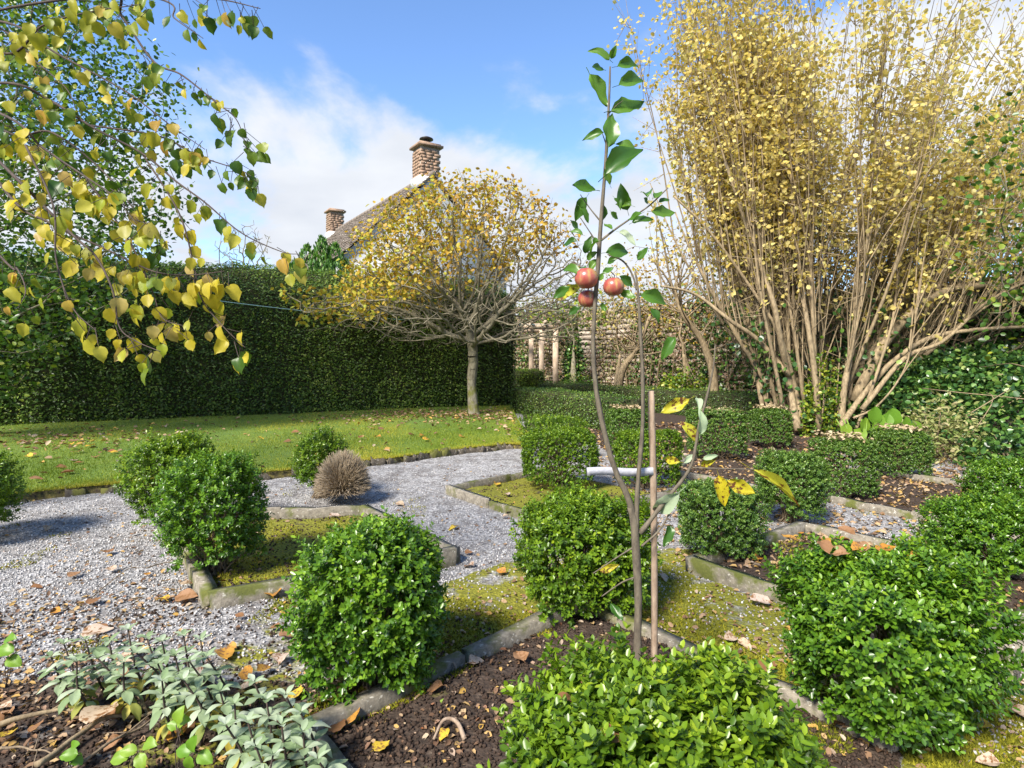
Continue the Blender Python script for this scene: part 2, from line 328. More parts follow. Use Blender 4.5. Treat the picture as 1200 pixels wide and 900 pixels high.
# ------------------------------------------------------------------ ground sheet
def groundmat():
    m, t, b, o = mat('garden_ground'); p = pos(t)
    def at(n): a = t.nodes.new('ShaderNodeAttribute'); a.attribute_name = n; return a.outputs['Fac']
    vo = nd(t, 'ShaderNodeTexVoronoi', Scale=70.0); t.links.new(p, vo.inputs['Vector'])
    sx = t.nodes.new('ShaderNodeSeparateColor'); t.links.new(vo.outputs['Color'], sx.inputs[0])
    grav = ramp(t, sx.outputs[0], [(0, (.12, .118, .118)), (.5, (.26, .255, .255)), (1, (.42, .41, .40))])
    dirt = ramp(t, noise(t, 28, 6, .7, p), [(.3, (.020, .014, .010)), (.55, (.055, .038, .028)), (.75, (.12, .09, .065))])
    gd = mixc(t, ramp(t, mth(t, 'ADD', noise(t, 7, 5, .6, p), mth(t, 'MULTIPLY', noise(t, 1.3, 3, .5, p), .35)), [(.62, (0, 0, 0)), (.78, (1, 1, 1))]), grav, mixc(t, .55, dirt, grav))
    k = mth(t, 'ADD', at('soil'), mth(t, 'MULTIPLY', mth(t, 'SUBTRACT', noise(t, 9, 4, .6, p), .5), .7))
    c = mixc(t, ramp(t, k, [(.4, (0, 0, 0)), (.6, (1, 1, 1))]), gd, dirt)
    ms = ramp(t, noise(t, 60, 4, .6, p), [(.3, (.07, .075, .012)), (.6, (.20, .195, .02)), (.8, (.30, .27, .04))])
    k2 = mth(t, 'ADD', at('moss'), mth(t, 'MULTIPLY', mth(t, 'SUBTRACT', noise(t, 6, 5, .65, p), .5), 1.5))
    c = mixc(t, ramp(t, k2, [(.36, (0, 0, 0)), (.55, (1, 1, 1))]), c, ms)
    gr = ramp(t, noise(t, 3, 5, .6, p), [(.3, (.05, .10, .015)), (.7, (.13, .19, .03))])
    c = mixc(t, at('grass'), c, gr)
    t.links.new(c, b.inputs['Base Color']); b.inputs['Roughness'].default_value = .92; b.inputs['Specular IOR Level'].default_value = .25
    h = mth(t, 'ADD', vo.outputs['Distance'], noise(t, 45, 5, .6, p)); bump(t, b, h, .6, .012); return m
def masks(xy):
    p3 = np.concatenate([xy, np.zeros(xy.shape[:-1]+(1,))], -1)
    soil = np.zeros(xy.shape[:-1]); moss = np.zeros_like(soil)
    for k in BEDS:
        i = inpoly(xy, BEDS[k]); soil[i] = 1
        if k in 'BC': moss[i] = .62
        if k == 'A': moss[i] = .18
    dA = dpoly(xy, BEDS['A']); out = ~inpoly(xy, BEDS['A'])
    X, Y = xy[..., 0], xy[..., 1]
    moss = np.where(out & (dA < .75) & (Y > 1.7) & (X > -.5), np.maximum(moss, .86-.45*dA), moss)
    moss = np.where((X > .55) & (X < 1.6) & (Y > 2.5) & (Y < 3.8) & (soil < .5), np.maximum(moss, .62), moss)
    moss = np.where(out & (X < -.1) & (X > -1.2) & (Y > 1.6) & (Y < 3.0) & (soil < .5), np.maximum(moss, .40), moss)
    moss = np.where((X > 1.5) & (Y < 2.2), np.maximum(moss, .42), moss)
    soil = np.where(out & (X < -.35) & (Y < 2.25), np.maximum(soil, .62), soil)
    soil = np.where((X < 0) & (X > -1.6) & (Y > 2.1) & (Y < 2.75), np.maximum(soil, .34), soil)
    soil = np.where((X < -.5) & (Y < 3.0) & (Y > 2.2), np.maximum(soil, .36), soil)
    soil = np.where((X > 1.0) & (Y > 3.3), np.maximum(soil, .3), soil); soil = np.where((X > 1.2) & (Y > 7.5), 1, soil)
    soil = np.where((Y > 8.6) & (X > .2), 1, soil)
    return soil, moss
def gh(xy):                                # ground height
    xy = np.asarray(xy, float); p3 = np.concatenate([xy, np.zeros(xy.shape[:-1]+(1,))], -1)
    h = .008*nz(p3, 3.1)+.004*nz(p3, 11)
    for k in BEDS:
        ins = inpoly(xy, BEDS[k]); d = dpoly(xy, BEDS[k])
        h = np.where(ins, h+.035*np.clip(d/.12, 0, 1)+.012*nz(p3, 9, 2)*np.clip(d/.1, 0, 1), h)
    return h
gx = np.unique(np.concatenate([np.linspace(-400, -14, 14), np.arange(-14, -4, .4), np.arange(-4, 5, .05), np.arange(5, 14, .4), np.linspace(14, 400, 14)]).round(3))
gy = np.unique(np.concatenate([np.linspace(-60, 0, 8), np.arange(0, 1.2, .2), np.arange(1.2, 8, .05), np.arange(8, 26, .4), np.linspace(26, 900, 18)]).round(3))
XX, YY = np.meshgrid(gx, gy); xy = np.stack([XX, YY], -1)
hh = gh(xy); hh = np.where((XX < -4) | (XX > 5) | (YY > 8), 0, hh)
sm, mm = masks(xy)
inl = inpoly(xy, [(x, y+.12) for x, y in LAWN[:8]]+LAWN[8:]); hh[inl] = -.03
grs = ((YY > 17) & (XX < 0)) | (np.abs(XX) > 14) | (YY > 24) | (YY < -2)
nx = len(gx); ii = (np.arange(len(gy)-1)[:, None]*nx+np.arange(nx-1)[None]).ravel()
F = np.stack([ii, ii+1, ii+nx+1, ii+nx], -1)
part('ground', np.concatenate([xy, hh[..., None]], -1).reshape(-1, 3), [F], groundmat(), None, {'soil': sm.ravel(), 'moss': mm.ravel(), 'grass': grs.ravel().astype(float)}, True, 'structure')
# ------------------------------------------------------------------ lawn sheet with an eroded, mossy lip
LH = .075
front = spline(np.array([(x, y, 0) for x, y in LAWN[:10]]), 150)[:, :2]
front = front + .03*np.stack([nz(np.c_[front, np.zeros(150)], 5), nz(np.c_[front, np.zeros(150)], 6, 3)], -1)
def hedge_at(x): return np.interp(x, [h[0] for h in HEDGE], [h[1] for h in HEDGE])
rows = []
back = np.stack([np.linspace(-13.2, -.02, 150), hedge_at(np.linspace(-13.2, -.02, 150))+.25], -1)
TS = np.concatenate([[0, .004, .012], np.linspace(.02, 1, 40)**1.3])
for t in TS: rows.append(front*(1-t)+back*t)
lx = np.stack(rows); p3 = np.concatenate([lx, np.zeros(lx.shape[:-1]+(1,))], -1)
lz = LH+.012*nz(p3, 1.4); lz[0] = -.02; lz[1] = LH*.75
def lawnmat():
    m, t, b, o = mat('lawn_turf'); p = pos(t)
    c = ramp(t, noise(t, 2.2, 5, .6, p), [(.3, (.075, .145, .016)), (.55, (.14, .215, .022)), (.75, (.24, .26, .035))])
    c = mixc(t, noise(t, 40, 3, .6, p), c, (.07, .12, .015))
    sp = t.nodes.new('ShaderNodeSeparateXYZ'); t.links.new(p, sp.inputs[0])
    a = t.nodes.new('ShaderNodeAttribute'); a.attribute_name = 'edge'
    c = mixc(t, a.outputs['Fac'], c, ramp(t, noise(t, 25, 4, .6, p), [(.35, (.03, .02, .012)), (.6, (.10, .085, .02)), (.75, (.22, .16, .04))]))
    t.links.new(c, b.inputs['Base Color']); b.inputs['Roughness'].default_value = .95; bump(t, b, noise(t, 70, 4, .6, p), .7, .02); return m
ed = np.zeros(lx.shape[:2]); ed[:3] = 1
ii = (np.arange(len(TS)-1)[:, None]*150+np.arange(149)[None]).ravel()
part('lawn', np.concatenate([lx, lz[..., None]], -1).reshape(-1, 3), [np.stack([ii, ii+1, ii+151, ii+150], -1)], lawnmat(), None, {'edge': ed.ravel()}, True, 'structure')
def lawnpts(n, bias=1.6):
    i = rnd(n)*148.99; t = rnd(n)**bias; k = i.astype(int); f = (i-k)[:, None]
    return (front[k]*(1-f)+front[k+1]*f)*(1-t[:, None])+(back[k]*(1-f)+back[k+1]*f)*t[:, None], t
n = 190000; gp, gt = lawnpts(n)
keep = gp[:, 0] > -11; gp, gt = gp[keep], gt[keep]; n = len(gp); p3 = np.c_[gp, np.zeros(n)]
ln = uni(.018, .04, n)*(1+.35*nz(p3, 2.2)); d = unit(np.c_[RG.normal(size=(n, 2))*.55, np.ones(n)])
tv = np.array([[0, -.5, 0], [0, .5, 0], [1, 0, .12]]); Rr = frames(d, rdirs(n))
V, F = place(tv, [np.array([[0, 1, 2]])], Rr, np.c_[gp, LH+.012*nz(p3, 1.4)-.004], np.c_[ln, np.full(n, .006), ln])
vv = np.clip(.46+.38*nz(p3, 1.6, 5)+.22*RG.normal(size=n)+.5*np.exp(-gt/.02), 0, 1)
o = part('grass', V, F, M_grass, None, {'rnd': np.repeat(vv, 3)}, False, 'stuff'); tag(o, 'short mossy green lawn grass in front of the tall hedge', 'grass')

# ------------------------------------------------------------------ stone edgings of beds and of the lawn
def roughstone(me_seed, chamf=.012):
    r = np.random.default_rng(me_seed); V = []
    for z in (0, 1):
        for i, x in enumerate(np.linspace(-.5, .5, 6)):
            for y in (-.5, .5): V.append([x+(.02*r.normal() if 0 < i < 5 else .015*r.normal()), y+.05*r.normal(), z+(.035*r.normal() if z else 0)])
    V = np.array(V); F = []
    for i in range(5):
        a = i*2; b = 12+i*2
        F += [[a, a+1, a+3, a+2], [b, b+2, b+3, b+1], [a, a+2, b+2, b], [a+1, b+1, b+3, a+3]]
    F += [[0, 12, 13, 1], [10, 11, 23, 22]]
    return V, [np.array(F)]
KST = []
LST = []
for s in range(8):
    V, F = roughstone(s); KST.append(meshdata('kerb_stone', V, F, M_kerb)); V = V*(1+.25*np.random.default_rng(s).normal(size=V.shape)*[.2, 1, 1]); LST.append(meshdata('stone', V, F, M_lip))
def edging(label, poly, sides, h=.07, wd=.07, ln=.7, group=None):
    c = np.mean(poly, axis=0); t = thing('stone_edging', label, 'edging', (c[0], c[1], 0))
    for s in sides:
        a = np.array(poly[s], float); b = np.array(poly[(s+1) % len(poly)], float); D = np.linalg.norm(b-a); k = max(1, round(D/ln))
        u = (b-a)/D; cuts = np.concatenate([[0], (np.arange(1, k)+uni(-.18, .18, k-1))/k, [1]])*D
        for q in range(k):
            l = cuts[q+1]-cuts[q]-.012; mid = a+u*(cuts[q]+cuts[q+1])/2; ang = math.atan2(u[1], u[0])+uni(-.03, .03)
            ca, sa = math.cos(ang), math.sin(ang); Rm = np.array([[ca, -sa, uni(-.04, .04)], [sa, ca, uni(-.05, .05)], [0, uni(-.06, .06), 1]])
            piece('kerb_stone', KST[int(RG.integers(8))], t, Rm, (mid[0]+uni(-.01, .01), mid[1]+uni(-.01, .01), -.05), (l, wd*uni(.9, 1.15), (h+.05)*uni(.93, 1.07)))
    return t
edging('stone edging of the dark soil bed with the staked apple sapling', BEDS['A'], (0, 2, 3), .05, .062)
edging('mossy stone edging round the bed with the dead brown shrub', BEDS['B'], (0, 1, 2, 3), .085, .062)
edging('thin mossy stone edging of the dry bed jutting into the gravel path', BEDS['C'], (0, 1, 3), .07, .048)
edging('pale stone edging of the small soil bed under the big leafy box bush', BEDS['D'], (0, 1, 2, 3), .075, .055)
edging('stone edging of the leaf-strewn bed near the ivy bank', BEDS['E'], (0, 1, 2, 3), .06, .055)
edging('stone edging of the bed between the clipped box blocks', BEDS['F'], (0, 3), .06, .055)
le = thing('lawn_edging', 'mossy crumbling stone edge between the lawn and gravel path', 'edging', (front[60][0], front[60][1], 0))
i = 20
while i < 147:
    st = int(RG.integers(2, 4)); a, b = front[i], front[min(i+st, 149)]; D = np.linalg.norm(b-a)
    if D > .03 and rnd() < .7:
        u = (b-a)/D; Rm = np.array([[u[0], -u[1], 0], [u[1], u[0], 0], [0, uni(-.1, .1), 1]]); m_ = (a+b)/2
        piece('stone', LST[int(RG.integers(8))], le, Rm, (m_[0], m_[1]-.006, -.04), (D*uni(.8, 1.05), .05*uni(.6, 1.4), .04+LH*uni(.3, .9)))
    i += st
# two big pale corner stones of the right bed
rk = np.random.default_rng(5)
def boulder(name, label, c, s, rot, seed, mat_):
    r = np.random.default_rng(seed); th = np.linspace(0, np.pi, 12); ph = np.arange(18)*2*np.pi/18
    T, Ph = np.meshgrid(th, ph, indexing='ij'); d = np.stack([np.sin(T)*np.cos(Ph), np.sin(T)*np.sin(Ph), np.cos(T)], -1)
    q = d/((np.abs(d)**4).sum(-1, keepdims=True))**.25*(1+.07*nz(d, 2.1, seed)[..., None])*np.array(s)
    ca, sa = math.cos(rot), math.sin(rot); q = q@np.array([[ca, sa, 0], [-sa, ca, 0], [0, 0, 1]])+np.array(c)
    k = 18; F = np.array([[i*k+j, (i+1)*k+j, (i+1)*k+(j+1) % k, i*k+(j+1) % k] for i in range(11) for j in range(k)])
    return tag(part(name, q.reshape(-1, 3), [F], mat_, None, None, True, org=(c[0], c[1], 0)), label, 'stone')
boulder('edging_stone', 'broad pale slab of stone beside the big leafy box bush', (1.99, 2.42, .03), (.17, .12, .09), -.9, 3, M_kerb)
boulder('edging_stone', 'dark upright stone next to the broad pale slab', (2.13, 2.20, .04), (.07, .10, .12), -.5, 8, M_kerb)
#boulder('edging_stone', 'squat mossy stone below the big leafy box bush', (1.28, 1.80, .0), (.13, .08, .07), .5, 12, M_kerb)

# ------------------------------------------------------------------ gravel, soil crumbs, moss, litter
OCT = np.array([[1, 0, 0], [0, 1, 0], [-1, 0, 0], [0, -1, 0], [0, 0, 1], [0, 0, -1.]])*.5
OCF = [np.array([[0, 1, 4], [1, 2, 4], [2, 3, 4], [3, 0, 4], [1, 0, 5], [2, 1, 5], [3, 2, 5], [0, 3, 5]])]
def visxy(n, y0, y1, x0=-60, x1=1260):    # points spread over the ground the camera sees, denser near
    yy = uni(y0, y1, n); z = CH*FP/(yy-HY); x = (uni(x0, x1, n)-600)*z/FP; return np.c_[x, z]
def notlawn(p): return ~inpoly(p, LAWN)
gm, t, b, o = mat('gravel_stone')
a = t.nodes.new('ShaderNodeAttribute'); a.attribute_name = 'rnd'
t.links.new(ramp(t, a.outputs['Fac'], [(0, (.12, .118, .118)), (.4, (.265, .26, .258)), (.75, (.41, .40, .395)), (.92, (.56, .54, .52)), (1, (.30, .22, .17))]), b.inputs['Base Color']); b.inputs['Roughness'].default_value = .75
def crumbs(name, p, size, mat_, label, cat_, sink=.15):
    n = len(p); Rr = frames(rdirs(n), rdirs(n)); s = size[:, None]*uni(.55, 1.2, n, 3)
    V, F = place(OCT*(1+.0), OCF, Rr, np.c_[p, gh(p)+size*(.35-sink)], s)
    return tag(part(name, V, F, mat_, None, {'rnd': np.repeat(rnd(n), 6)}, False, 'stuff'), label, cat_)
p = visxy(92000, 520, 915); sm, mm = masks(p); p = p[notlawn(p) & (rnd(len(p)) > sm*1.7) & (rnd(len(p)) > mm*1.25) & (p[:, 0] < 5)]
crumbs('gravel', p, uni(.008, .017, len(p)), gm, 'loose grey gravel covering the garden paths', 'gravel')
p = visxy(26000, 560, 915); sm, mm = masks(p); p = p[notlawn(p) & (rnd(len(p)) < sm)]
M_clod = plain('soil_crumb', (.045, .030, .022), .95, .15, 80, .6)
crumbs('soil_crumbs', p, uni(.006, .022, len(p)), M_clod, 'dark crumbly soil in the planting beds', 'soil')
p = visxy(170000, 540, 915); sm, mm = masks(p); p3 = np.c_[p, np.zeros(len(p))]
p = p[notlawn(p) & (mm+.55*nz(p3, 5.5, 9) > .50)]; n = len(p)
Rr = frames(unit(np.c_[RG.normal(size=(n, 2))*.8, np.ones(n)]), rdirs(n)); l = uni(.008, .02, n)
V, F = place(tv, [np.array([[0, 1, 2]])], Rr, np.c_[p, gh(p)], np.c_[l, l*.45, l])
tag(part('moss', V, F, M_moss, None, {'rnd': np.repeat(np.clip(rnd(n)*.7+.3*nz(np.c_[p, np.zeros(n)], 9), 0, 1), 3)}, False, 'stuff'), 'yellow green moss on the path round the apple bed', 'moss')
def litter(p, size, zoff):
    n = len(p); tvl, tfl = lf(.62, .25, .2); d = unit(np.c_[RG.normal(size=(n, 2)), RG.normal(size=n)*.25]); nn = unit(np.c_[RG.normal(size=(n, 2))*.45, np.ones(n)])
    return place(tvl, tfl, frames(d, nn), np.c_[p, zoff+.006], size), np.repeat(rnd(n), 6)
p = visxy(17000, 545, 915); x = p[:, 0]; w = .35+.9*(x > 1.0)*(p[:, 1] > 3)+.5*((x < -.3) & (p[:, 1] < 2.7))+.4*(np.abs(p[:, 1]-2.6) < .5)
w = w*np.clip(.75+1.1*nz(np.c_[p, np.zeros(len(p))], 3.0, 7), .1, 2.2); w = np.where(inpoly(p, BEDS['A']), .25, w); p = p[notlawn(p) & (rnd(len(p)) < w)]; (V, F), at1 = litter(p, uni(.010, .034, len(p)), gh(p))
p2 = np.concatenate([np.c_[RG.normal(-.7, 1.5, 1500), RG.normal(11.8, .8, 1500)], np.c_[RG.normal(-6.4, 1.2, 420), RG.normal(8.3, .8, 420)], lawnpts(350, 1)[0]])
p2 = p2[inpoly(p2, LAWN) & (p2[:, 1] < hedge_at(p2[:, 0])-.1)]; (V2, F2), at2 = litter(p2, uni(.03, .09, len(p2)), np.full(len(p2), LH+.012))
p3_ = np.c_[uni(1.2, 6.2, 3600), uni(5.0, 11, 3600)]; (V3, F3), at3 = litter(p3_, uni(.03, .085, len(p3_)), np.zeros(len(p3_))+.01)
p4_ = np.c_[uni(1.0, 5.6, 5200), uni(3.2, 7.4, 5200)]; (V4, F4), at4 = litter(p4_, uni(.018, .055, len(p4_)), gh(p4_)+.004); at4 = np.repeat(.28+.6*rnd(len(p4_)), 6)
V, F, A = cat([(V, F, at1), (V2, F2, at2), (V3, F3, at3), (V4, F4, at4)])
tag(part('leaf_litter', V, F, M_lit, None, {'rnd': A}, False, 'stuff'), 'brown and ochre leaf litter scattered over paths, beds and lawn', 'leaf litter')
FC = {'yellow': [(0, (.62, .46, .05)), (1, (.66, .40, .04))], 'orange': [(0, (.55, .22, .03)), (1, (.50, .28, .05))], 'beige': [(0, (.52, .40, .27)), (1, (.56, .44, .36))], 'brown': [(0, (.22, .10, .04)), (1, (.34, .19, .10))]}
FC = {k: leafmat('fallen_leaf_'+k, v, .2, .6, .25, src='obj', spots=(.20, .10, .04), tint=(1, .95, .7)) for k, v in FC.items()}
FLC = {q: [meshdata('fallen_leaf', *bigleaf(k, c, f, .05, s), m_, None, True) for s, (k, c, f) in enumerate([('heart', .2, .3), ('ovate', -.25, .35), ('heart', -.15, .2), ('ovate', .3, .4), ('heart', .1, .5)])] for q, m_ in FC.items()}
def fallen(p, z, s, group, label, yaw=None, m=None, col=None):
    q = col or ('yellow', 'orange', 'beige', 'brown', 'brown', 'beige')[int(RG.integers(6))]
    if group: label = label.replace('COLOUR', q); group = q+' '+group
    a = uni(0, 6.28) if yaw is None else yaw
    R_ = frames(np.array([[math.cos(a), math.sin(a), uni(-.15, .15)]]), np.array([[uni(-.3, .3), uni(-.45, .1), 1]]))[0]
    o = piece('fallen_leaf', FLC[q][int(RG.integers(5)) if m is None else m], None, R_, (p[0], p[1], z), (s, s, s)); return tag(o, label, 'leaf', group)
k = 0
while k < 150:
    q = visxy(1, 560, 905)[0]
    if inpoly(q, LAWN): continue
    onb = any(inpoly(q, BEDS[b]) for b in BEDS); s = uni(.04, .085)
    if onb: fallen(q, float(gh(q))+.022, s, 'fallen leaves on the soil beds', 'COLOUR fallen leaf lying on bare soil inside a stone-edged bed')
    else: fallen(q, float(gh(q))+.02, s, 'fallen leaves on the gravel paths', 'COLOUR fallen leaf lying on the gravel path')
    k += 1
for px, py, s in [(195, 612, .09), (115, 558, .08), (205, 707, .11), (195, 710, .08), (320, 705, .10), (345, 752, .10), (57, 622, .07), (330, 772, .08), (880, 708, .10), (860, 752, .06), (128, 670, .07), (228, 690, .08), (260, 770, .09), (560, 498, .1)]:
    q = G(px, py); fallen(q, float(gh(q))+.025, s, 'fallen leaves on the gravel paths', 'COLOUR fallen leaf lying on the gravel path')
for k in range(46):
    q = G(*[(uni(20, 150), uni(520, 566)), (uni(420, 620), uni(492, 520)), (uni(160, 600), uni(505, 540))][k % 3], LH)
    if inpoly(q, LAWN): fallen(q, LH+.03, uni(.07, .12), 'fallen leaves on the lawn', 'COLOUR autumn leaf lying on the lawn grass')

# ------------------------------------------------------------------ box bushes
def boxbush(label, c, w, h, d, nspr, leaf, pieces=0, p=2.6, seed=0, dark=False, shag=.05, taper=.75, group=None, hi=True, name='box_bush', wood=46, M=None):
    r = np.random.default_rng(seed); base = np.array([c[0], c[1], float(gh(np.array(c[:2])))-.01])
    t = thing(name, label, 'shrub', base, group)
    u = r.normal(size=(nspr, 3)); u /= np.linalg.norm(u, axis=1)[:, None]
    u[:, 2] = np.where(u[:, 2] < -.55, -u[:, 2], u[:, 2])
    rad = 1/((np.abs(u)**p).sum(1))**(1/p); clip_ = p >= 4.9; dep = 1-(.16 if clip_ else .42)*r.random(nspr)**2.2
    la = min(1.3, shag/.05)*.9+.1; lump = .965+la*(.11*nz(u, 2.6, seed*1.7)+.10*nz(u, 6.5, seed))+.055*la*np.abs(r.normal(size=nspr))
    P = u*(rad*dep*lump)[:, None]; zf = (P[:, 2]+1)/2
    tp = taper+(1-taper)*np.clip(zf*1.7, 0, 1)
    V0 = np.c_[P[:, 0]*tp*w/2, P[:, 1]*tp*d/2, zf*h]+base
    bare = (nz(u, 3.3, seed*2.1)+1.6*np.clip(zf-.25, 0, 1) > -.72) | clip_
    u, dep, zf, V0 = u[bare], dep[bare], zf[bare], V0[bare]; nspr = len(u)
    nrm = unit(np.sign(u)*np.abs(u)**(p-1)/np.array([w, d, h]))
    sd = unit(nrm*.75+np.array([0, 0, .45])+r.normal(size=(nspr, 3))*.33)
    # sprigs of decussate leaf pairs
    K = 5; sl_ = leaf*uniR(r, .7 if clip_ else 1.5, 1.3 if clip_ else 2.6+shag*12, nspr); perp = unit(np.cross(sd, r.normal(size=(nspr, 3)))); per2 = np.cross(sd, perp)
    Ps, Ds, Ns, Ss, Vs = [], [], [], [], []
    sv = r.random(nspr)
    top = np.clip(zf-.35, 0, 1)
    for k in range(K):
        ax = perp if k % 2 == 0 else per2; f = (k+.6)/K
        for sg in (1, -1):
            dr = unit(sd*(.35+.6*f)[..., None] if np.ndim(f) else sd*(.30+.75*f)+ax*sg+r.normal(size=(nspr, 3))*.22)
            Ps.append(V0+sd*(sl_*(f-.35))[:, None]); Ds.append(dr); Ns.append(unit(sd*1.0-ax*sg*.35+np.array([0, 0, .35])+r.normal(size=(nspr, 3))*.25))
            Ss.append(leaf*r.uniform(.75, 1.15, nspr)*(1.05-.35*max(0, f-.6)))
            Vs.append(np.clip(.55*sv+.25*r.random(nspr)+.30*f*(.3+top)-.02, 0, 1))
    Ps, Ds, Ns, Ss, Vs = map(np.concatenate, (Ps, Ds, Ns, Ss, Vs)); Rr = frames(Ds, Ns)
    tvl, tfl = lf(.56, .10, .10) if hi else lf2(.6, .09)
    sel = np.zeros(len(Ps), bool)
    if pieces:                             # the leaves that show largest: outermost, towards the viewer
        outer = np.tile(dep*(1+.4*(u@unit(np.array([-c[0], -c[1], .9])))), 2*K); sel[np.argsort(-outer+.25*r.random(len(outer)))[:pieces]] = True
    V, F = place(tvl, tfl, Rr[~sel], Ps[~sel], Ss[~sel])
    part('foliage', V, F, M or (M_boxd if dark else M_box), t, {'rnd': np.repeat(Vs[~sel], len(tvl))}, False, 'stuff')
    if pieces:
        me = meshdata('leaf', *lf(.56, .10, .10), M_boxmp if M is M_boxm else M_boxp)
        for q in np.where(sel)[0]: piece('leaf', me, t, Rr[q], Ps[q], (Ss[q],)*3)
    if wood:
        pts = []
        for q in r.choice(nspr, wood, False):
            e = base+(V0[q]-base)*.9; m_ = base+(e-base)*.5*np.array([.7, .7, 1.0])+r.normal(size=3)*.02
            st_ = base+np.array([r.normal()*.03, r.normal()*.03, 0]); pts.append(tube(spline([st_, m_, e], 7), np.linspace(.008, .002, 7)*max(.6, w/.6), 4, False))
        V, F, _ = cat(pts); part('branches', V, F, M_boxw, t, None, True)
    return t
def uniR(r, a, b, n): return r.uniform(a, b, n)
boxbush('full rounded box bush at the left corner of the apple sapling bed', (-.505, 2.20), .46, .56, .45, 2900, .021, 260, 3.8, 1, shag=.075, taper=.72, M=M_boxm)
boxbush('square-sided box bush directly behind the apple sapling stem', (.345, 2.84), .57, .505, .52, 2800, .0205, 260, 4.0, 2, shag=.07, taper=.78)
boxbush('low wide box bush with large bright leaves in front of the sapling', (.29, 1.20), .49, .51, .48, 2800, .0215, 280, 3.4, 3, shag=.11)
boxbush('biggest leafy box bush at the right corner of the apple bed, brown leaves on top', (1.20, 1.95), .56, .53, .50, 3600, .021, 280, 3.8, 4, shag=.10, taper=.62, M=M_boxm)
boxbush('bushy box plant on the corner stone above the broad gravel', (-1.62, 3.25), .50, .60, .46, 1900, .02, 0, 3.0, 5, shag=.10, M=M_boxm)
boxbush('taller box plant just behind the corner-stone box plant', (-2.36, 4.15), .54, .66, .5, 1800, .021, 0, 2.5, 6, shag=.10)
boxbush('ragged green box plant behind the dead brown shrub', (-1.66, 5.15), .42, .55, .42, 900, .021, 0, 2.3, 7, shag=.12)
boxbush('feathery box plant at the far side of the broad gravel', (-3.56, 3.85), .62, .62, .6, 1500, .021, 0, 2.3, 8, shag=.13)
boxbush('clipped square box block in the dry bed jutting into the path', (.42, 5.45), .66, .50, .58, 3600, .016, 0, 5.2, 9, hi=False, shag=.03, taper=.92)
boxbush('low fluffy box bush between the square box block and the lawn', (.50, 7.1), .76, .50, .6, 1100, .022, 0, 2.8, 10, hi=False, shag=.09)
boxbush('box block behind the stake of the apple sapling', (1.25, 5.55), .58, .53, .52, 3000, .016, 0, 5.0, 11, hi=False, shag=.03, taper=.9)
boxbush('pale-topped clipped box block close to the low hedge corner', (1.42, 7.4), .48, .57, .46, 2600, .017, 0, 6, 12, True, hi=False, shag=.015, taper=.94)
boxbush('wide clipped box block with flat top under the leaning apple branch', (2.40, 7.0), .62, .57, .54, 3400, .017, 0, 6.5, 13, True, hi=False, shag=.015, taper=.94)
boxbush('small clipped box block at the foot of the many-stemmed tree', (3.50, 8.1), .46, .52, .46, 2300, .018, 0, 6.5, 14, True, hi=False, shag=.015, taper=.94)
boxbush('dark upright box bush on the left corner of the small soil bed', (1.24, 3.56), .44, .46, .42, 2600, .016, 0, 4.0, 15, True, shag=.03, taper=.85)
boxbush('dark box bush on the back corner of the small soil bed', (2.03, 4.36), .44, .51, .42, 2400, .016, 0, 4.0, 16, True, shag=.03, taper=.75)
boxbush('flat-topped box block nearer the soil bed, dusted with leaves', (2.83, 5.10), .45, .51, .43, 3000, .015, 0, 6.5, 17, True, shag=.015, hi=False, taper=.9)
boxbush('flat-topped box block beside the round bright green leaves', (3.90, 6.0), .46, .48, .45, 2800, .016, 0, 6.5, 18, True, shag=.015, hi=False, taper=.9)
boxbush('spreading box bush behind the biggest leafy box bush', (2.66, 3.32), .58, .39, .52, 2100, .02, 0, 2.8, 19, shag=.07, M=M_boxm)
boxbush('low spreading box bush near the ivy bank', (3.80, 4.45), .74, .40, .6, 1800, .021, 0, 2.6, 20, shag=.08, M=M_boxm)
tops = [(1.42, 7.4, .57, .36), (2.40, 7.0, .57, .48), (3.50, 8.1, .52, .36), (2.83, 5.10, .51, .36), (3.90, 6.0, .48, .36)]
p = np.concatenate([np.c_[x+uni(-w/2, w/2, 130), y+uni(-w/2, w/2, 130)] for x, y, h, w in tops]); z_ = np.concatenate([np.full(130, h+.025) for x, y, h, w in tops])+.012*RG.normal(size=650)
(V, F), A = litter(p, uni(.02, .05, 650), z_); tag(part('dry_clippings', V, F, leafmat('dry_clipping', [(0, (.34, .25, .13)), (1, (.52, .42, .27))], .15, .7, .2), None, {'rnd': A}, False, 'stuff'), 'beige dry clippings lying on the flat clipped box tops', 'clippings')
# dead brown shrub
n = 6000; c = np.array([-1.40, 4.95, 0]); t = thing('dead_shrub', 'dead brown rounded shrub in front of the ragged box plant', 'shrub', c)
u = rdirs(n); u[:, 2] = np.abs(u[:, 2])*1.0; e = c+np.array([0, 0, .10])+u*np.array([.23, .23, .33])*(uni(.75, 1.05, n)[:, None]); a0 = c+np.array([0, 0, .05])+(e-c)*uni(.3, .75, n)[:, None]
V, F = frusta(a0, e+RG.normal(size=(n, 3))*.012, np.full(n, .003), np.full(n, .0014), 3)
part('twigs', V, F, M_dead, t, {'rnd': np.repeat(rnd(n), 6)}, False, 'stuff')
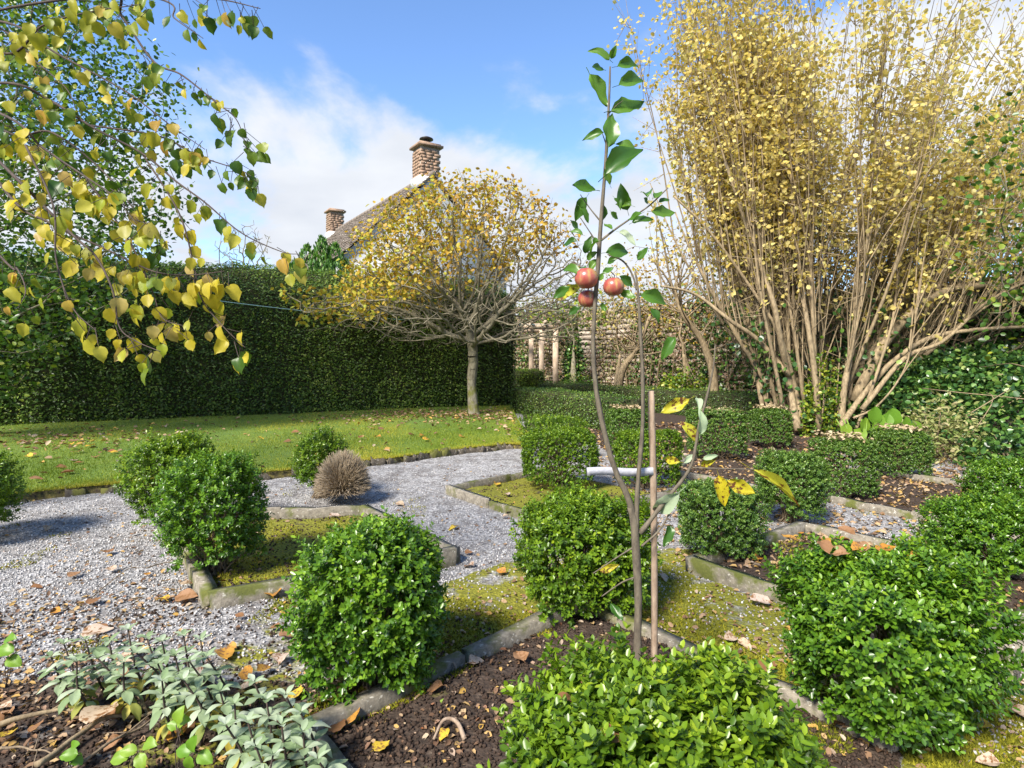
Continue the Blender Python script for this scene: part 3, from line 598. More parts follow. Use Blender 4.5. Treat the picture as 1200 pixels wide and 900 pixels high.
# brown leaves lying on top of the biggest box bush and others
for k in range(12): fallen((1.20+uni(-.20, .12), 2.02+uni(-.12, .14)), .56+uni(-.01, .02), uni(.05, .07), 'fallen leaves on the biggest box bush', 'COLOUR leaf resting on top of the biggest leafy box bush', col=('orange', 'brown')[k % 2])
for px, py, zz_, s in [(730, 868, 1.06, .05), (795, 840, 1.15, .05), (875, 850, 1.2, .045), (690, 800, 1.3, .04), (830, 785, 1.4, .03), (672, 828, 1.2, .035)]:
    q = Q(px, py, zz_); fallen(q[:2], q[2]+.012, s, 'fallen leaves on the low wide box bush', 'curled COLOUR leaf caught on the low wide box bush before the sapling', col=('brown', 'beige')[int(px) % 2])

# ------------------------------------------------------------------ tall yew hedge and low hedges
def hedge(label, line, wd, h0, h1, n, leaf, M, core, mat_seed=0, top=.8, name='hedge', cat_='hedge'):
    line = np.array(line, float); seg = np.linalg.norm(np.diff(line, axis=0), axis=1); s = np.concatenate([[0], np.cumsum(seg)]); Ln = s[-1]
    def at(u):
        xy_ = np.stack([np.interp(u, s, line[:, 0]), np.interp(u, s, line[:, 1])], -1); e = .05
        tg = unit(np.stack([np.interp(u+e, s, line[:, 0])-np.interp(u-e, s, line[:, 0]), np.interp(u+e, s, line[:, 1])-np.interp(u-e, s, line[:, 1])], -1))
        return xy_, tg, np.stack([tg[:, 1], -tg[:, 0]], -1)     # normal to the right of travel = towards the viewer
    prof = np.array([[0, 0], [.04, h0*.5], [0.02, h0*.93], [-.10, h0], [-top, h1*.985], [-wd*.6, h1], [-wd*.9, h1*.97], [-wd, h0*.9], [-wd, 0]])
    ps = np.concatenate([[0], np.cumsum(np.linalg.norm(np.diff(prof, axis=0), axis=1))]); PL = ps[-1]
    def surf(u, v, off):
        xy_, tg, nr = at(u); f = np.interp(v, ps, prof[:, 0]); z = np.interp(v, ps, prof[:, 1]); e = .04
        df = np.interp(v+e, ps, prof[:, 0])-np.interp(v-e, ps, prof[:, 0]); dz = np.interp(v+e, ps, prof[:, 1])-np.interp(v-e, ps, prof[:, 1]); L_ = np.sqrt(df**2+dz**2)+1e-9
        nf, nzv = dz/L_, -df/L_; nr3 = np.c_[nr*nf[:, None], nzv]
        P = np.c_[xy_+nr*f[:, None], z]; P = P+nr3*(.065*nz(P, 1.5, mat_seed)+.04*nz(P, 5))[:, None]*min(1, h0)+nr3*np.asarray(off).reshape(-1, 1)
        P[:, 2] = np.maximum(P[:, 2], 0); return P, nr3
    t = thing(name, label, cat_, (line[len(line)//2][0], line[len(line)//2][1], 0))
    nu, nv = max(6, int(Ln/.25)), 26; U, Vv = np.meshgrid(np.linspace(.05, Ln-.05, nu), np.linspace(0, PL, nv), indexing='ij')
    P, _ = surf(U.ravel(), Vv.ravel(), -leaf*1.1); ii = (np.arange(nu-1)[:, None]*nv+np.arange(nv-1)[None]).ravel()
    caps = [np.array([list(range(nv))]), np.array([[(nu-1)*nv+q for q in range(nv)][::-1]])]
    part('branches', P, [np.stack([ii, ii+nv, ii+nv+1, ii+1], -1)]+caps, core, t, None, True)  # solid dark core added behind the foliage, no separate branches
    u = uni(0, Ln, n); v = RG.random(n)**1.25*PL*.86; P, nr = surf(u, v, uni(-leaf*1.2, leaf*.35, n))
    ne = int(n*.06*wd/1.0) if Ln > 3 else int(n*.12)            # ends
    ue = np.where(rnd(ne) < .5, 0, Ln); xy_, tg, nrr = at(ue); fz = uni(0, 1, ne); zz2 = fz*h0*1.0; oo = -uni(0, wd, ne)
    Pe = np.c_[xy_+nrr*oo[:, None]+tg*np.where(ue > 0, .02, -.02)[:, None], zz2]; ne3 = np.c_[tg*np.where(ue > 0, 1, -1)[:, None], np.zeros(ne)]
    P = np.concatenate([P, Pe]); nr = np.concatenate([nr, ne3]); m = len(P)
    d = unit(nr*.25+np.array([0, 0, -.1])+RG.normal(size=(m, 3))*np.array([.7, .7, .4])); nn = unit(nr*1.0+np.array([0, 0, .45])+RG.normal(size=(m, 3))*.38)
    tvl, tfl = lf2(.5, .06); V, F = place(tvl, tfl, frames(d, nn), P, leaf*uni(.7, 1.35, m))
    vv = np.clip(.38+.30*RG.normal(size=m)+.16*nz(P, 1.1, 4)+.12*nz(P, 4, 1), 0, 1)
    part('foliage', V, F, M, t, {'rnd': np.repeat(vv, 4)}, False, 'stuff'); return t
hedge('tall dark clipped yew hedge behind the lawn', HEDGE, 1.9, 2.62, 3.2, 135000, .055, M_yew, M_yewcore, 1, .95)
hedge('low clipped box hedge beside the lawn, turning from the tall hedge', [(-.02, 13.3), (.9, 11.4), (1.7, 9.5)], .5, .56, .58, 12000, .03, M_boxd, M_yewcore, 2, .25, 'low_hedge')
hedge('long low box hedge along the foot of the stone wall', [(.75, 17.2), (2.9, 13.6), (4.7, 10.9)], .55, .52, .54, 15000, .032, M_boxd, M_yewcore, 3, .28, 'low_hedge')
hedge('short bright box hedge seen through the timber pergola', [(.1, 17.9), (1.0, 18.3)], .6, .85, .87, 4200, .035, M_box, M_yewcore, 4, .3, 'low_hedge')

# ------------------------------------------------------------------ space colonisation for tree skeletons
def colonize(trunk, attr, step, infl, kill, iters=90, jit=.15, seed=0, up=0.0):
    r = np.random.default_rng(seed); nodes = [np.array(p, float) for p in trunk]; par = [-1]+list(range(len(trunk)-1))
    A = attr.copy(); NP = np.array(nodes); D = np.linalg.norm(A[:, None]-NP[None], axis=2); best = D.argmin(1); bd = D.min(1); seen = set()
    for it in range(iters):
        act = bd < infl
        if not act.any(): break
        idx = best[act]; dv = unit(A[act]-NP[idx]); acc = np.zeros((len(NP), 3)); np.add.at(acc, idx, dv); new, np_ = [], []
        for i in np.unique(idx):
            v = acc[i]
            v = unit(unit(v)+r.normal(size=3)*jit+np.array([0, 0, up])); q = NP[i]+v*step; key = tuple(np.round(q/(step*.35)).astype(int))
            if key in seen: continue
            seen.add(key); new.append(q); np_.append(i)
        if not new: break
        o = len(NP); new = np.array(new); NP = np.concatenate([NP, new]); par += np_
        D = np.linalg.norm(A[:, None]-new[None], axis=2); j = D.argmin(1); m = D.min(1); b = m < bd
        best = np.where(b, j+o, best); bd = np.where(b, m, bd); k = bd > kill; A, best, bd = A[k], best[k], bd[k]
        if len(A) == 0: break
    return NP, np.array(par)
def pipe(par, r0, e=2.3, rmax=1e9):
    n = len(par); r = np.zeros(n); ch = np.zeros(n, int)
    for i in range(n):
        if par[i] >= 0: ch[par[i]] += 1
    for i in range(n-1, -1, -1):
        r[i] = r0 if ch[i] == 0 else r[i]**(1/e)
        if par[i] >= 0: r[par[i]] += min(r[i], rmax)**e
    return np.minimum(r, rmax), ch
def skeleton(t, NP, par, r, M, thick=.02, name='branches', Mt=None):
    i = np.where(par >= 0)[0]; a = par[i]; rb = r[i]; ra = np.minimum(r[a], rb*1.25)
    big = rb > thick; out = []
    for sel, k in ((big, 7), (~big, 4)):
        if sel.any(): V, F = frusta(NP[a][sel], NP[i][sel]+(NP[i]-NP[a])[sel]*.06, ra[sel], rb[sel], k); out.append((V, F))
    V, F, _ = cat(out); return part(name, V, F, M, t, None, True)
def leaves_on(P, M, size, t, droop=-.4, spread=.06, tpl=None, name='foliage', base=.0, vals=None, kind='stuff', wd=.7):
    n = len(P); tvl, tfl = tpl or lf(wd, .12, .15)
    d = unit(RG.normal(size=(n, 3))*np.array([1, 1, .6])+np.array([0, 0, droop])); nn = unit(RG.normal(size=(n, 3))*.7+np.array([0, 0, .7]))
    V, F = place(tvl, tfl, frames(d, nn), P+RG.normal(size=(n, 3))*spread, np.asarray(size)*uni(.65, 1.25, n))
    return part(name, V, F, M, t, {'rnd': np.repeat(rnd(n) if vals is None else np.clip(vals, 0, 1), len(tvl))}, False, kind)

# central spreading tree
tb = np.array([-.76, 12.0, LH]); t = thing('spreading_tree', 'umbrella-shaped half-bare tree with ochre leaves standing on the lawn', 'tree', tb)
trk = [tb+np.array(v) for v in [(0, 0, -.05), (-.02, 0, .15), (-.04, 0, .45), (-.05, 0, .7), (-.03, 0, .9), (-.01, 0, 1.05)]]
n = 3400; u = rdirs(n*4); u = u[u[:, 2] > -.12][:n]; rr = RG.random(len(u))**.38
A = np.array([-.85, 12.0, 2.05])+u*rr[:, None]*np.array([2.6, 2.0, 2.8])
A = A[(A[:, 2] > 2.0) | (A[:, 0] < -.9) & (A[:, 2] > 1.6)]
Al = np.c_[uni(-3.75, -.9, 700), 12.0+RG.normal(size=700)*.9, 0*np.zeros(700)]; Al[:, 2] = 2.15+.42*(Al[:, 0]+3.5)/2.6*RG.random(700)+RG.normal(size=700)*.16
Ac = np.c_[uni(-2.6, 1.2, 600), 12.0+RG.normal(size=600)*.8, uni(1.45, 2.3, 600)]; A = np.concatenate([A, Al, Ac]); A = A[A[:, 1] < hedge_at(A[:, 0])+.1]
NP, par = colonize(trk, A, .12, 1.0, .17, 120, .16, 5, .02)
r, ch = pipe(par, .0080, 2.5, .10); r[:4] = [.155, .115, .105, .10]
skeleton(t, NP[5:] if False else NP, np.where(np.arange(len(par)) < 4, -1, par), r, M_lich)
V, F = tube(spline(trk[:5], 14), np.interp(np.linspace(0, 4, 14), [0, .6, 2, 3, 4], [.15, .108, .095, .09, .08])*(1+.05*RG.normal(size=14)), 12); part('trunk', V, F, M_bark, t, None, True)
tips = np.where(ch == 0)[0]
# fine twigs at the tips
k = np.repeat(tips, 5); a0 = NP[k]; dirs = unit(a0-NP[par[k]]+RG.normal(size=(len(k), 3))*.55+np.array([0, 0, .15])); V, F = frusta(a0, a0+dirs*uni(.08, .24, len(k))[:, None], np.full(len(k), .0045), np.full(len(k), .002), 3)
part('twigs', V, F, M_lich, t, None, True, 'stuff')
tp = NP[tips]; up_ = tp[:, 2] > 2.7+.25*(tp[:, 0]+.7); up_ |= (tp[:, 0] < -2.4) & (tp[:, 2] > 2.1); tp = tp[up_]; prob = np.clip(.62+.40*(-.2-tp[:, 0])/2+.25*(tp[:, 2]-3.6), .15, 1.3)
lp = np.repeat(tp, RG.poisson(20*prob), axis=0); leaves_on(lp, M_och, .085, t, -.5, .12, vals=np.clip(.62+.28*RG.normal(size=len(lp))-.08*(lp[:, 0]+1.5), 0, 1))

# ------------------------------------------------------------------ many-stemmed tree on the right
mb = np.array([5.05, 9.9, 0]); t = thing('many_stemmed_tree', 'tall many-stemmed tree with pale stems and yellow leaves before the wall', 'tree', mb)
def rod(b0, tilt, az, length, r0, curve, n=15, wig=.05, kk=5):
    s = np.linspace(0, 1, n); th = tilt*(1-curve*s); d = np.stack([np.sin(th)*math.cos(az), np.sin(th)*math.sin(az), np.cos(th)], -1)
    P = b0+np.cumsum(np.concatenate([[[0, 0, 0]], (d[:-1])*length/(n-1)]), 0); w = RG.normal(size=3)*6
    P = P+np.stack([np.sin(s*5+w[0])*wig*s, np.sin(s*6+w[1])*wig*s, np.sin(s*4+w[2])*wig*.3*s], -1)*length*.3
    return P, np.interp(s, [0, .5, 1], [r0, r0*.6, r0*.18])
thick, thin, lpos, twA, twB = [], [], [], [], []
starts = []
for k in range(30):                       # old trunks from the stool
    a = uni(0, 6.28); b0 = mb+np.array([math.cos(a)*uni(.1, .95), math.sin(a)*uni(.05, .5), -.05]); az = a+uni(-.5, .5)
    tl = uni(.03, .42); P, rr = rod(b0, tl, az, uni(3.0, 5.2), uni(.026, .05), uni(.1, .6), 18, .06)
    thick.append((P, rr)); starts.append((P, rr, az, tl))
for k in range(15):                       # arching limbs to the right and a few to the left
    right = k < 10; az = uni(-.5, .45) if right else math.pi+uni(-.5, .4); b0 = mb+np.array([.35 if right else -.45, uni(-.3, .3), uni(0, .5)])
    tl = uni(.75, 1.25) if right else uni(.3, .65); P, rr = rod(b0, tl, az, uni(3.4, 5.0), uni(.035, .065), uni(-.25, .5) if right else uni(.1, .5), 18, .07)
    thick.append((P, rr)); starts.append((P, rr, az, tl))
for k in range(620):                      # straight poles rising from the trunks
    P0, r0, az, tl = starts[int(RG.integers(len(starts)))]; i = int(RG.integers(2, 15)); b0 = P0[i]+RG.normal(size=3)*.02
    a2 = az+RG.normal()*.9; off = b0[:2]-mb[:2]
    tilt = np.clip(.03+.10*np.linalg.norm(off)+abs(RG.normal())*.17, 0, 1.0); a2 = math.atan2(off[1]+RG.normal()*.5, off[0]+RG.normal()*.5)
    tilt *= .5 if off[0] < -.7 else .75 if off[0] < -.2 else 1.05
    P, rr = rod(b0, tilt, a2, uni(2.2, 5.2), uni(.007, .016), uni(-.5, .5), 13, .09); thin.append((P, rr))
    for q_ in range(2):
        i_ = int(RG.integers(4, 11)); P2, r2 = rod(P[i_], tilt+uni(.05, .45), a2+RG.normal()*1.1, uni(.8, 2.0), rr[i_]*.7, uni(-.3, .8), 8, .12); thin.append((P2, r2)); lpos.append(P2[3:][rnd(5) < np.clip((P2[3:, 2]-1.8)/2, 0, .8)])
    m = int(RG.integers(8, 14)); idx = RG.integers(3, 13, m); d = unit(P[np.minimum(idx, 12)]-P[np.minimum(idx, 12)-1]+RG.normal(size=(m, 3))*.7)
    A_ = P[np.minimum(idx, 12)]; ln_ = uni(.2, .7, m)[:, None]; twA.append(A_); twB.append(A_+d*ln_)
    q = A_+d*ln_*uni(.2, 1, m)[:, None]; zq = q[:, 2]; keep = rnd(m) < np.clip((zq-1.7)/1.6, .06, 1); lpos.append(q[keep]); 
for pts, zs, r_ in [([(985, 500), (1010, 465), (1045, 425), (1090, 396), (1150, 386), (1215, 382), (1300, 372)], 9.0, .05), ([(1000, 470), (1035, 405), (1070, 365), (1110, 340), (1150, 335), (1215, 325), (1300, 330)], 9.4, .085), ([(995, 450), (1040, 390), (1085, 345), (1140, 312), (1205, 300), (1300, 280)], 9.7, .065),
                    ([(1000, 440), (1045, 370), (1090, 320), (1150, 270), (1220, 230)], 10.0, .06), ([(990, 430), (1030, 360), (1070, 300), (1130, 230), (1200, 170), (1260, 110)], 10.2, .05), ([(1010, 480), (1060, 420), (1105, 400), (1160, 352), (1230, 318)], 8.8, .04), ([(1002, 505), (1015, 475), (1030, 430), (1045, 380), (1052, 330), (1062, 250)], 9.0, .03),
                    ([(1000, 490), (1025, 478), (1050, 450), (1066, 415), (1075, 360)], 8.6, .018), ([(960, 505), (955, 440), (948, 390), (940, 340), (930, 260), (925, 150)], 9.1, .05), ([(985, 505), (990, 450), (1000, 400), (1003, 340), (1010, 250)], 9.2, .055), ([(935, 505), (925, 450), (915, 400), (905, 350), (880, 280), (850, 190)], 9.3, .06), ([(940, 505), (932, 455), (912, 390), (875, 330), (830, 270), (790, 230)], 9.4, .04),
                    ([(925, 440), (890, 400), (855, 375), (815, 345), (775, 335)], 9.5, .045)]:
    C = spline([Q(x, y, zs+.1*RG.normal()) for x, y in pts], 26); thick.append((C, np.linspace(r_, r_*.4, 26)*(1+.06*RG.normal(size=26))))
    for k in range(10):
        i = int(RG.integers(10, 26)); P, rr = rod(C[i], uni(.1, .7 if pts[-1][0] > 1000 else .3), uni(-.8, .8) if pts[-1][0] > 1000 else uni(2.2, 4), uni(1, 2.6), uni(.008, .016), uni(-.3, .6), 11, .08); thin.append((P, rr)); lpos.append(P[3:11:2])
parts = [tube(P, rr, 7) for P, rr in thick]; V, F, _ = cat(parts); part('trunks', V, F, M_stem, t, None, True, 'stuff')
V, F, _ = cat([tube(P, rr, 4, False) for P, rr in thin]); part('poles', V, F, M_stem, t, None, True, 'stuff')
A_, B_ = np.concatenate(twA), np.concatenate(twB); V, F = frusta(A_, B_, np.full(len(A_), .0065), np.full(len(A_), .0025), 3); part('twigs', V, F, M_stem, t, None, True, 'stuff')
lp = np.repeat(np.concatenate(lpos), 4, axis=0); lp = np.concatenate([lp, lp[rnd(len(lp)) < .25]+RG.normal(size=3)*.05]); leaves_on(lp, M_yel, .068, t, -.6, .055, vals=np.clip(.5+.22*RG.normal(size=len(lp)), 0, 1), wd=.85)

P = np.concatenate([P_[:9] for P_, r_ in thick]); P = P[(P[:, 2] < 2.6) & (P[:, 2] > .1)]; P = P[nz(P, 1.7, 2) > -.1]; P = np.repeat(P, 9, axis=0)
iv2 = thing('ivy', 'ivy clumps climbing between the pale stems of the many-stemmed tree', 'ivy', tuple(mb)); leaves_on(P+np.array([0, .12, 0]), M_ivy, .08, iv2, -.6, .14, wd=.9)
# ------------------------------------------------------------------ house behind the hedge
ap = np.array([-3.35, 25.0]); fa = np.array([-11.05, 36.8]); rd = unit(fa-ap); out = np.array([-rd[1], rd[0]])   # out: the left-hand roof side
if out[1] > 0: out = -out
ridge = CH+213*25/700; HW, EV = 3.7, ridge-3.55; hb = thing('house', 'white rendered house with brown tiled roof and two stone chimneys', 'house', (ap[0], ap[1], 0))
LR = np.linalg.norm(fa-ap)
def hp(u, v, z): q = ap+rd*u+out*v; return np.array([q[0], q[1], z])    # u along ridge, v towards the visible eave
def hbox(u0, u1, v0, v1, z0, z1): 
    V = np.array([hp(u, v, z) for z in (z0, z1) for v in (v0, v1) for u in (u0, u1)]); return V, box(0, 1, 0, 1, 0, 1)[1]
V = np.array([hp(u, v, z) for u in (0, LR) for v, z in ((HW, 0), (HW, EV), (0, ridge-.1), (-HW, EV), (-HW, 0))])
part('wall', V, [np.array([[0, 1, 2, 3, 4], [9, 8, 7, 6, 5]]), np.array([[0, 5, 6, 1], [3, 8, 9, 4]])], M_render, hb)
slope = math.hypot(HW+.25, (ridge-EV)*(HW+.25)/HW); tl = []
for side in (1, -1):
    nr_ = 22; ncol = 46
    for i in range(nr_):
        for j in range(ncol):
            if side < 0 and j % 2: continue
            w_ = 1 if side > 0 else 2
            f0, f1 = i/nr_, (i+1.25)/nr_; u0 = -.15+(LR+.3)*(j+.5*(i % 2)*.9)/ncol; u1 = min(u0+(LR+.3)*w_/ncol*.97, LR+.15); u0 = -.15 if j == 0 else u0; j1, j2 = RG.normal(size=2)*.012
            def pt(u, f, dz): return hp(u, side*(HW+.25)*f, ridge+.05-(ridge-EV)*(HW+.25)/HW*f+dz)
            P8 = np.array([pt(u0, f0, .0), pt(u1, f0, .0), pt(u0, f1, .05+j1), pt(u1, f1, .05+j2), pt(u0, f0, .03), pt(u1, f0, .03), pt(u0, f1, .09+j1), pt(u1, f1, .09+j2)])
            tl.append((P8, box(0, 1, 0, 1, 0, 1)[1]))
V, F, _ = cat(tl); part('roof', V, F, M_roof, hb, None, False, 'stuff')
V, F, _ = cat([tube([hp(u, 0, ridge+.10), hp(u+.42, 0, ridge+.10)], .13, 8) for u in np.arange(-.15, LR, .43)]); part('ridge_tiles', V, F, M_roof, hb)
def chimney(u, su, sv, h, cowl):
    c0 = part('chimney', *hbox(u-su/2+.03, u+su/2-.03, -sv/2+.03, sv/2-.03, ridge-.9, ridge+h), M_mort, hb)
    st = []; nc = int((h+.9)/.13)
    for c in range(nc):
        z0 = ridge-.9+c*.13
        for v0, v1, length, ax in ((-sv/2, -sv/2+.06, su, 0), (sv/2-.06, sv/2, su, 0), (-su/2, -su/2+.06, sv, 1), (su/2-.06, su/2, sv, 1)):
            x = -length/2+(.14 if c % 2 else 0)
            while x < length/2-.03:
                l = min(uni(.17, .38), length/2-x); jt = uni(0, .025)
                if ax == 0: b_ = hbox(u+x, u+x+l-.02, v0-jt, v1+jt, z0, z0+.11)
                else: b_ = hbox(u+v0-jt, u+v1+jt, x, x+l-.02, z0, z0+.11)
                st.append(b_); x += l
    V, F, _ = cat(st); part('stonework', V, F, M_chim, c0, None, False, 'stuff')
    V, F, _ = cat([hbox(u-su/2-.1, u+su/2+.1, -sv/2-.1, sv/2+.1, ridge+h, ridge+h+.1), hbox(u-su/2-.02, u+su/2+.02, -sv/2-.02, sv/2+.02, ridge+h+.1, ridge+h+.17)]); part('coping', V, F, M_chim, c0)
    V, F, _ = cat([hbox(u-su/2-.06, u+su/2+.06, -sv/2-.06, sv/2+.06, ridge-.45, ridge+.02)]); part('flashing', V, F, M_render, c0)
    if cowl:
        b = hp(u, 0, ridge+h+.15); V, F, _ = cat([tube([b, b+np.array([0, 0, .22])], .15, 12), tube([b+np.array([0, 0, .26]), b+np.array([0, 0, .30]), b+np.array([0, 0, .38])], [.30, .29, .12], 14)]+[tube([b+np.array([math.cos(q)*.13, math.sin(q)*.13, .15]), b+np.array([math.cos(q)*.22, math.sin(q)*.22, .29])], .015, 4) for q in (0.4, 2, 3.6, 5.1)])
        part('cowl', V, F, M_metal, c0)
chimney(.55, .82, .92, 1.30, True); chimney(LR-.5, .8, .85, 1.25, False)
# ------------------------------------------------------------------ stone wall with ivy
WL = np.array([(-3.2, 24.4), (8.3, 12.2), (10.6, 4.6)]); seg = np.linalg.norm(np.diff(WL, axis=0), axis=1)
sw = thing('stone_wall', 'sunlit old rubble stone garden wall behind the low hedge', 'wall', (WL[1][0], WL[1][1], 0))
for q in range(2):
    a, b_ = WL[q], WL[q+1]; u = (b_-a)/seg[q]; nrm = np.array([-u[1], u[0]]); nrm = nrm if nrm@(-a) > 0 else -nrm
    P = np.array([[*(a+nrm*o_), z] for z in (0, 2.6) for o_ in (-.4, -.04)]+[[*(b_+nrm*o_), z] for z in (0, 2.6) for o_ in (-.4, -.04)])
    part('core', P, [np.array([[0, 1, 3, 2], [4, 6, 7, 5], [0, 4, 5, 1], [2, 3, 7, 6], [0, 2, 6, 4], [1, 5, 7, 3]])], M_mort, sw)
WS = []
for s in range(6):
    r = np.random.default_rng(50+s); V, F = box(-.5, .5, -.5, .5, 0, 1); V = V+r.normal(size=V.shape)*.06; WS.append((V, F, meshdata('stone', V, F, M_wall)))
sts = []
for q in range(2):
    a, b_ = WL[q], WL[q+1]; u = (b_-a)/seg[q]; nrm = np.array([-u[1], u[0]]); nrm = nrm if nrm@(-a) > 0 else -nrm; z = 0
    while z < 2.6:
        hh_ = uni(.08, .17); x = uni(0, .2)
        while x < seg[q]-.15:
            l = uni(.12, .36); m_ = a+u*(x+l/2); R_ = np.array([[u[0], nrm[0], 0], [u[1], nrm[1], 0], [0, 0, 1]]); vx = 600+FP*m_[0]/m_[1]; vy = HY-(z+.08-CH)*FP/m_[1]
            sts.append(((0 if (600 < vx < 910 and 375 < vy < 462) else 1, -l/m_[1]), R_, (m_[0]+nrm[0]*uni(-.02, .03), m_[1]+nrm[1]*uni(-.02, .03), z), (l-.03, .12*uni(.8, 1.3), hh_-.025))); x += l
        z += hh_
sts.sort(key=lambda s: s[0]); rest = []
for i, (_, R_, p, s) in enumerate(sts):
    k = int(RG.integers(6))
    if i < 290: piece('stone', WS[k][2], sw, R_, p, s)
    else: rest.append(((WS[k][0]*np.array(s))@R_.T+np.array(p), WS[k][1]))
V, F, _ = cat(rest); part('stones', V, F, M_wall, sw, None, False, 'stuff')
def wallpts(n, u0, u1, z0, z1, thr, sc=1.1, off=.06, seed=0):
    s = uni(u0, u1, n); z = uni(z0, z1, n); q = (s > seg[0]).astype(int); loc = np.where(q, s-seg[0], s)
    P = np.zeros((n, 3))
    for k in range(2):
        a, b_ = WL[k], WL[k+1]; u = (b_-a)/seg[k]; nrm = np.array([-u[1], u[0]]); nrm = nrm if nrm@(-a) > 0 else -nrm; m = q == k
        P[m] = np.c_[a+u*loc[m][:, None]+nrm*uni(off*.5, off*2.2, m.sum())[:, None], z[m]]
    return P[nz(P, sc, seed)+.25*nz(P, 4) > thr]
iv = thing('ivy', 'dark green ivy climbing the old stone wall', 'ivy', (3.0, 15.6, 0))
P = np.concatenate([wallpts(9000, 5, seg[0], 0.2, 2.9, .18, 1.0, .08), wallpts(3500, 11.5, seg[0], 0, 2.8, -.35, 1.0, .1, 3)]); leaves_on(P, M_ivy, .085, iv, -.7, .06, wd=.9)
# ivy bank on the right, under the arching limbs
ib = thing('ivy_bank', 'thick glossy ivy bank below the arching limbs', 'ivy', (6.3, 8.4, 0))
n = 19000; s = uni(0, 1, n); bx = np.array([5.3, 10.6])[None]*(1-s[:, None])+np.array([7.0, 4.6])[None]*s[:, None]; k = RG.random(n)**.6
hgt = (1.05+.35*nz(np.c_[bx, np.zeros(n)], 1.3))*np.sin(k*np.pi*.5); wdt = 2.2*k
P = np.c_[bx[:, 0]-.75+wdt+.06*RG.normal(size=n), bx[:, 1]+.15*RG.normal(size=n)+.35*(wdt-.7), hgt+.07*RG.normal(size=n)]; P[:, 2] = np.maximum(P[:, 2], .02)
leaves_on(P, M_ivy, .075, iv if False else ib, -.35, .03, wd=.9)
P = wallpts(13000, seg[0]-1, seg[0]+seg[1], .3, 2.9, -1.1, .9, .12, 5); leaves_on(P, M_ivy, .085, ib, -.5, .08, wd=.9, name='wall_foliage')
cr = thing('creeper', 'half-bare beige and pink creeper spread over the sunlit stone wall', 'creeper', (2.2, 16.7, 0))
M_creep = leafmat('creeper_leaf', [(0, (.30, .17, .12)), (.3, (.46, .33, .24)), (.55, (.42, .36, .20)), (.75, (.22, .26, .07)), (1, (.10, .20, .04))], .3, .55, .3)
P = np.concatenate([wallpts(20000, 3.5, seg[0]-.5, .4, 3.0, -.55, 1.6, .08, 12), wallpts(5000, 3.5, seg[0]-1, 1.6, 3.3, -.3, 1.2, .12, 15)]); leaves_on(P, M_creep, .07, cr, -.6, .06, wd=.9)
ps = []
for k in range(60):
    P = wallpts(40, 4, seg[0]-.5, .0, .3, -5, 1, .09); p0 = P[0]; m_ = p0+np.array([RG.normal()*.25, -RG.normal()*.2, uni(.6, 1.3)]); e = m_+np.array([RG.normal()*.4, -RG.normal()*.3, uni(.5, 1.3)]); ps.append(tube(spline([p0, m_, e], 10), np.linspace(.03, .006, 10)*uni(.4, 1), 5, False))
V, F, _ = cat(ps); part('stems', V, F, M_stem, cr, None, True)
V, F, _ = cat([tube(spline([(uni(5.3, 6.8), uni(6, 9.5), 0), (uni(5.3, 7), uni(6, 9.5), uni(.5, 1.1)), (uni(5.6, 7.2), uni(6, 9.5), uni(.7, 1.2))], 10), .006, 4) for _ in range(7)]); part('stems', V, F, M_stem, ib, None, True)

# ------------------------------------------------------------------ trees seen around the garden
def leafy_tree(name, label, base, trunk, cr, cs, nA, leafM, size, per, seed, step=.22, infl=1.6, kill=.35, barkM=M_bark, r0=.006, spread=.13, wd=.75, rmax=.14, hollow=.45, groupn=None):
    t = thing(name, label, 'tree', base, groupn); u = rdirs(nA); rr = RG.random(nA)**hollow
    A = np.array(cr)+u*rr[:, None]*np.array(cs)*(1+.22*nz(u, 2.3, seed))[:, None]
    NP, par = colonize([np.array(base)+np.array(v) for v in trunk], A, step, infl, kill, 70, .15, seed, .03); r, ch = pipe(par, r0, 2.3, rmax)
    nt_ = len(trunk)
    V, F = tube(spline([np.array(base)+np.array(v) for v in trunk], 12), np.linspace(rmax*1.15, r[nt_-1], 12), 9); part('trunk', V, F, barkM, t, None, True)
    skeleton(t, NP, np.where(np.arange(len(par)) < nt_-1, -1, par), r, barkM, .03)
    tips = np.where(r < r0*2.6)[0]; lp = np.repeat(NP[tips], RG.poisson(per, len(tips)), axis=0)
    if per: leaves_on(lp, leafM, size, t, -.2, spread, name='crown', wd=wd)
    return t, NP[tips]
leafy_tree('evergreen_tree', 'dense green small-leaved tree standing before the hedge end', (-8.0, 8.3, 0), [(0, 0, 0), (0, 0, .6), (.1, 0, 1.3), (.15, 0, 2.0)], (-7.35, 8.35, 4.0), (2.8, 1.4, 3.3), 2200, M_grn, .072, 24, 21, r0=.005, spread=.17, kill=.3)
leafy_tree('ivy_clad_tree', 'green leafy tree behind the arching limbs by the ivy bank', (7.7, 8.3, 0), [(0, 0, 0), (0, 0, .8), (-.05, 0, 1.6), (-.1, 0, 2.2)], (7.2, 8.0, 3.3), (1.25, .8, 1.95), 800, M_grn, .085, 8, 22, spread=.2)
leafy_tree('ivy_clad_tree', 'leafy green shrub tree glimpsed through the many pale stems', (6.6, 12.6, 0), [(0, 0, 0), (0, 0, .8), (0, 0, 1.5)], (6.3, 12.6, 3.0), (2.2, 1.0, 1.7), 500, M_ivy, .09, 7, 23, spread=.2)
leafy_tree('wall_shrub', 'yellow green leafy shrub growing above the timber pergola', (1.75, 17.0, 0), [(0, 0, 0), (0, 0, .8), (0, 0, 1.5)], (1.55, 17.0, 2.65), (1.3, .6, .75), 420, M_lime, .11, 9, 24, spread=.16)
